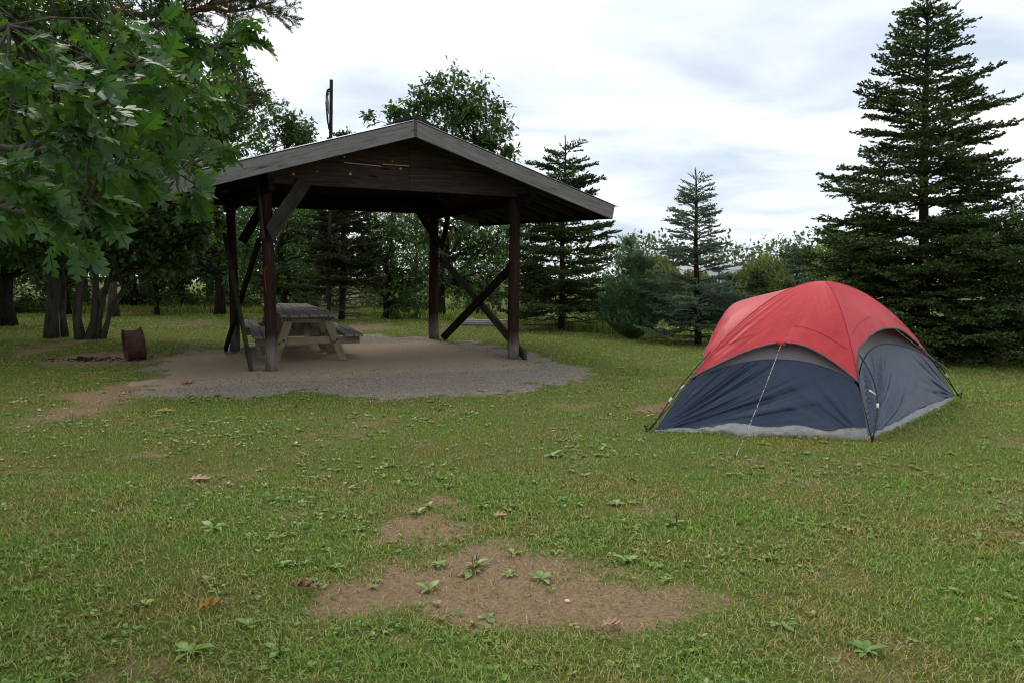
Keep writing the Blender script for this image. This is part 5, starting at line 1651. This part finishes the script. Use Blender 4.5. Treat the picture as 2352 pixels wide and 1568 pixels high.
def plank_stack():
    b = gp(1098, 748); e = np.array([0.95, -0.3, 0]); b[2] = float(zt(b[0], b[1]))
    t = thing('plank_pile', 'low pile of pale grey boards behind the crossed braces', 'boards', b)
    pm = wood_mat('pale_board', (0.25, 0.25, 0.25), (0.42, 0.42, 0.42), (0.55, 0.55, 0.54), 20)
    for k in range(6):
        o = np.array([0.08 * (k % 2) - 0.03, 0.16 * (k % 3), 0.045 + 0.05 * (k // 2)])
        board('plank', b + o - e * 0.55, b + o + e * (0.6 + 0.05 * k), 0.14, 0.04, pm, t)


plank_stack()


# ------------------------------------------------------------------ grass, clover, weeds, pebbles
def in_view(x, y, m=1.18):
    return np.abs(x) < (y * 0.66 + 0.35) * m


def scatter(y0, y1, dens, rng, m=1.14):
    """random points of the lawn between two distances"""
    W = (y1 * 0.66 + 0.35) * m
    n = int(2 * W * (y1 - y0) * dens)
    x = (rng.random(n) * 2 - 1) * W; y = y0 + rng.random(n) * (y1 - y0)
    k = in_view(x, y, m); return x[k], y[k]


def blades(mb, x, y, z, L, w, lean, rng, tri=False):
    n = len(x); a = rng.random(n) * 2 * pi
    h = np.stack([np.cos(a), np.sin(a), np.zeros(n)], 1); up = np.array([0, 0, 1.0])
    p = np.stack([x, y, z], 1)
    sd_ = np.stack([-h[:, 1], h[:, 0], np.zeros(n)], 1) * (w / 2)[:, None]
    l1 = lean * 0.6; l2 = np.minimum(lean * 1.35, 1.75)
    m_ = p + (h * np.sin(l1)[:, None] + up * np.cos(l1)[:, None]) * (L * 0.5)[:, None]
    t = m_ + (h * np.sin(l2)[:, None] + up * np.cos(l2)[:, None]) * (L * 0.5)[:, None]
    if tri:
        V = np.stack([p - sd_, p + sd_, (m_ + t) / 2], 1).reshape(-1, 3)
        mb.add(V, np.arange(3 * n).reshape(-1, 3)); return
    V = np.stack([p - sd_, p + sd_, m_ + sd_ * 0.8, m_ - sd_ * 0.8, t], 1).reshape(-1, 3)
    i = (np.arange(n) * 5)[:, None]
    mb.add(V, i + np.array([[0, 1, 2, 3]]), i + np.array([[3, 2, 4]]))


def build_grass():
    rng = R_(601)
    mb = MB()
    for (y0, y1, dens, L, w, tri) in ((1.9, 3.6, 8600, 0.046, 0.0038, False), (3.6, 5.5, 5800, 0.045, 0.0048, False), (5.5, 8.5, 4000, 0.044, 0.0066, True), (8.5, 13, 2100, 0.046, 0.0095, True), (13, 20, 800, 0.055, 0.015, True), (20, 34, 150, 0.08, 0.026, True)):
        x, y = scatter(y0, y1, dens, rng)
        d = dirt(x, y); pr = pad_r(x, y)
        keep = rng.random(len(x)) > np.clip(d * 1.15 - 0.15, 0, 0.88)
        keep &= ~in_quad(x, y, TENT, -0.01)
        keep &= ~((pr < 1.0) & (rng.random(len(x)) > 0.015 + 0.4 * sstep(0.84, 1.0, pr) * (fbm(x * 2.2 + 5, y * 2.2, 2) > 0.5)))
        # tufts: leave gaps
        keep &= rng.random(len(x)) < 0.35 + 1.0 * vnoise(x * 9, y * 9)
        x, y, d = x[keep], y[keep], d[keep]
        n = len(x); z = zt(x, y) - 0.004
        tall = 0.55 + 0.9 * fbm(x * 1.6 + 3, y * 1.6 + 8, 3)
        ln = L * tall * (0.55 + 0.8 * rng.random(n)) * (1 - 0.45 * d)
        lean = 0.5 + 0.95 * rng.random(n)
        blades(mb, x, y, z, ln, w * (0.7 + 0.6 * rng.random(n)), lean, rng, tri)
    # longer blades the mower leaves along the foot of the tent
    for i in range(4):
        n = 900; t_ = rng.random(n); t_ = t_[rng.random(n) < 1.5 * vnoise(t_ * 14, 0 * t_ + i) - 0.1]; n = len(t_); e_ = TENT[(i + 1) % 4] - TENT[i]; nn = np.array([e_[1], -e_[0]]); nn = nn / np.linalg.norm(nn)
        p = TENT[i][:2] + e_[:2] * t_[:, None] + nn * (0.02 + 0.07 * rng.random(n))[:, None]
        blades(mb, p[:, 0], p[:, 1], zt(p[:, 0], p[:, 1]) - 0.004, 0.025 + 0.05 * rng.random(n), 0.005 + 0 * t_, 0.2 + 0.8 * rng.random(n), rng, False)
    o = mb.build('grass', M['grass']); o['kind'] = 'stuff'; o['label'] = 'short patchy grass of the lawn'; o['category'] = 'grass'
    # taller growth along the far edge of the lawn and round trunks
    mb = MB(); n = 16000
    x = rng.random(n) * 36 - 22; e = np.interp(x, [-22, -10, -6, -2, 1, 3, 6, 9, 14], [33, 30, 27, 25.2, 21.5, 18.8, 17.5, 15.5, 15])
    y = e + np.abs(rng.normal(size=n)) * 2.0
    blades(mb, x, y, zt(x, y) - 0.01, 0.18 + 0.34 * rng.random(n) * vnoise(x * 0.9, y * 0.9), 0.02 + 0.02 * rng.random(n), 0.2 + 0.6 * rng.random(n), rng, False)
    o = mb.build('tall_grass', M['grass']); o['kind'] = 'stuff'; o['label'] = 'taller rough grass along the edge of the lawn'; o['category'] = 'grass'


build_grass()


def build_weeds():
    rng = R_(602)
    # clover: three round leaflets on a short stalk
    mb = MB(); leaf = ([(0, 0, 0), (0.5, 0.42, 0.05), (1.0, 0.28, 0.0), (0.9, 0, 0.03), (1.0, -0.28, 0.0), (0.5, -0.42, 0.05)], [[[0, 1, 2, 3], [0, 3, 4, 5]]])
    for (y0, y1, dens) in ((1.9, 4.2, 620), (4.2, 7.5, 260)):
        x, y = scatter(y0, y1, dens, rng)
        m = fbm(x * 0.8 + 11, y * 0.8 + 2, 3) + 0.12 * sstep(1.0, -2.5, x) + 0.06 * sstep(4.5, 2.8, y)
        k = (rng.random(len(x)) < sstep(0.44, 0.66, m)) & (dirt(x, y) < 0.3) & ~in_quad(x, y, TENT, 0.0)
        x, y = x[k], y[k]; n = len(x)
        z = zt(x, y) + 0.012 + 0.014 * rng.random(n); a0 = rng.random(n) * 6.28
        tl = rng.normal(size=(n, 2)) * 0.3
        for q in range(3):
            a = a0 + q * 2.09
            leaf_batch(mb, leaf[0], leaf[1], np.stack([x, y, z], 1), np.stack([np.cos(a), np.sin(a), 0.05 + 0 * a], 1), np.stack([tl[:, 0], tl[:, 1], np.ones(n)], 1), 0.0085 * (0.7 + 0.6 * rng.random(n)))
    o = mb.build('clover', M['clover']); o['kind'] = 'stuff'; o['label'] = 'clover growing in the lawn'; o['category'] = 'clover'
    # plantain and other broad-leaved rosettes
    mb = MB(); sp = MB()
    lv = [(0, 0.05, 0.0), (0.25, 0.10, 0.10), (0.5, 0.21, 0.13), (0.75, 0.17, 0.08), (1, 0.0, -0.03), (0.75, -0.17, 0.08), (0.5, -0.21, 0.13), (0.25, -0.10, 0.10), (0, -0.05, 0), (0.25, 0, 0.075), (0.5, 0, 0.095), (0.75, 0, 0.055)]
    lq = [[[0, 1, 9, 8], [1, 2, 10, 9], [2, 3, 11, 10], [8, 9, 7, 7], [9, 10, 6, 7], [10, 11, 5, 6]], [[3, 4, 11], [11, 4, 5], [8, 9, 7]]]
    lq[0] = [lq[0][0], lq[0][1], lq[0][2], lq[0][4], lq[0][5]]
    spots_ = [(gp(px, py)[:2], s_) for px, py, s_ in ((1092, 1300, 0.09), (1085, 1318, 0.08), (1170, 1320, 0.05), (985, 1357, 0.08), (1245, 1332, 0.1), (1120, 1420, 0.06), (490, 1215, 0.11), (440, 1500, 0.1), (640, 1500, 0.08), (1800, 1440, 0.08), (1440, 1290, 0.08),
                                                       (730, 1100, 0.1), (1270, 1048, 0.12), (290, 1118, 0.09), (1990, 1500, 0.09), (570, 1440, 0.08), (330, 1390, 0.07), (1500, 1300, 0.07), (960, 1180, 0.09), (1750, 1020, 0.1))]
    x, y = scatter(2.0, 10, 9.0, rng)
    k = (rng.random(len(x)) < 0.3 + 0.9 * (fbm(x * 0.7 + 20, y * 0.7, 3) > 0.5)) & ~in_quad(x, y, TENT, 0.06) & (pad_r(x, y) > 1.02)
    spots_ += [((a, b_), 0.03 + 0.04 * rng.random() ** 1.5) for a, b_ in zip(x[k], y[k])]
    for (p, s_) in spots_:
        s_ = s_ * 0.8
        n = rng.integers(5, 10); a = np.arange(n) * 2.4 + rng.random() * 6 + rng.normal(size=n) * 0.2
        z = float(zt(p[0], p[1])) + 0.004
        up = 0.05 + 0.4 * rng.random(n)
        leaf_batch(mb, lv, lq, np.tile([p[0], p[1], z], (n, 1)), np.stack([np.cos(a), np.sin(a), up], 1), np.stack([-np.cos(a) * up, -np.sin(a) * up, np.ones(n)], 1) + rng.normal(size=(n, 3)) * 0.12, s_ * (0.65 + 0.6 * rng.random(n)))
        if rng.random() < 0.16:
            for q in range(2):
                a_ = rng.random() * 6.28; h = 0.03 + 0.05 * rng.random()
                sp.tube([(p[0], p[1], z), (p[0] + 0.02 * cos(a_), p[1] + 0.02 * sin(a_), z + h)], [0.0016, 0.0022], 3, False)
    # many small broad leaves among the blades
    for (y0, y1, dens, ls) in ((2.0, 4.5, 190, 0.021), (4.5, 8.0, 85, 0.026), (8.0, 13.0, 22, 0.034)):
        x, y = scatter(y0, y1, dens, rng)
        k = (rng.random(len(x)) < 0.08 + 1.1 * sstep(0.46, 0.62, fbm(x * 1.6 + 70, y * 1.6, 4))) & (rng.random(len(x)) > dirt(x, y) * 0.85) & ~in_quad(x, y, TENT, 0.03) & (pad_r(x, y) > 1.02)
        x, y = x[k], y[k]; n = len(x)
        for q in range(5):
            a = q * 1.256 + rng.random(n) * 1.3; up = 0.1 + 0.6 * rng.random(n)
            leaf_batch(mb, LEAF6[0], LEAF6[1], np.stack([x, y, zt(x, y) + 0.008], 1), np.stack([np.cos(a), np.sin(a), up], 1), np.array([0, 0, 1.0]) + rng.normal(size=(n, 3)) * 0.35, ls * (0.5 + rng.random(n)))
    o = mb.build('weeds', M['weed']); o['kind'] = 'stuff'; o['label'] = 'broad-leaved plantain weeds in the lawn'; o['category'] = 'weeds'
    o = sp.build('seed_stalks', M['twig']); o['kind'] = 'stuff'; o['label'] = 'thin brown seed stalks of the weeds'; o['category'] = 'weeds'
    # dry stems and needles on the bare earth
    mb = MB()
    x, y = scatter(2.2, 9, 520, rng); k = (rng.random(len(x)) < 1.2 * dirt(x, y) + 0.12) & ~in_quad(x, y, TENT, 0.04); x, y = x[k], y[k]; n = len(x)
    blades(mb, x, y, zt(x, y) + 0.004, 0.03 + 0.05 * rng.random(n), 0.0025 + 0.002 * rng.random(n), 1.3 + 0.2 * rng.random(n), rng, False)
    o = mb.build('dry_litter', M['litter']); o['kind'] = 'stuff'; o['label'] = 'dry stems lying on the bare earth'; o['category'] = 'litter'


build_weeds()


def build_pebbles():
    rng = R_(603); mb = MB()
    n = 42000
    x = PADC[0] + (rng.random(n) * 2 - 1) * 5.2; y = PADC[1] + (rng.random(n) * 2 - 1) * 4.5
    pr = pad_r(x, y)
    u = (x - PA[0]) * PE1[0] + (y - PA[1]) * PE1[1]; w = (x - PA[0]) * PE2[0] + (y - PA[1]) * PE2[1]
    inner = sstep(-1.0, 0.1, w) * (1 - sstep(PD - 1.0, PD + 0.3, w)) * sstep(-2.0, -1.0, u) * (1 - sstep(PW - 0.8, PW + 0.5, u))
    k = (rng.random(n) < (1 - 0.9 * inner)) & (pr < 0.86 + 0.4 * rng.random(n) ** 1.5); x, y = x[k], y[k]; n = len(x)
    z = pad_z(x, y)
    s = 0.005 + 0.010 * rng.random(n) ** 2.5
    ov = np.array([(1, 0, 0), (0, 1, 0), (-1, 0, 0), (0, -1, 0), (0, 0, 0.7), (0, 0, -0.5)], float)
    of = np.array([[0, 1, 4], [1, 2, 4], [2, 3, 4], [3, 0, 4]])
    leaf_batch(mb, ov, [of], np.stack([x, y, z], 1), np.stack([rng.normal(size=n), rng.normal(size=n), 0.3 * rng.normal(size=n)], 1), np.array([0, 0, 1.0]) + 0.3 * rng.normal(size=(n, 3)), s)
    o = mb.build('gravel_stones', M['pebble']); o['kind'] = 'stuff'; o['label'] = 'loose grey gravel round the shelter'; o['category'] = 'gravel'


build_pebbles()
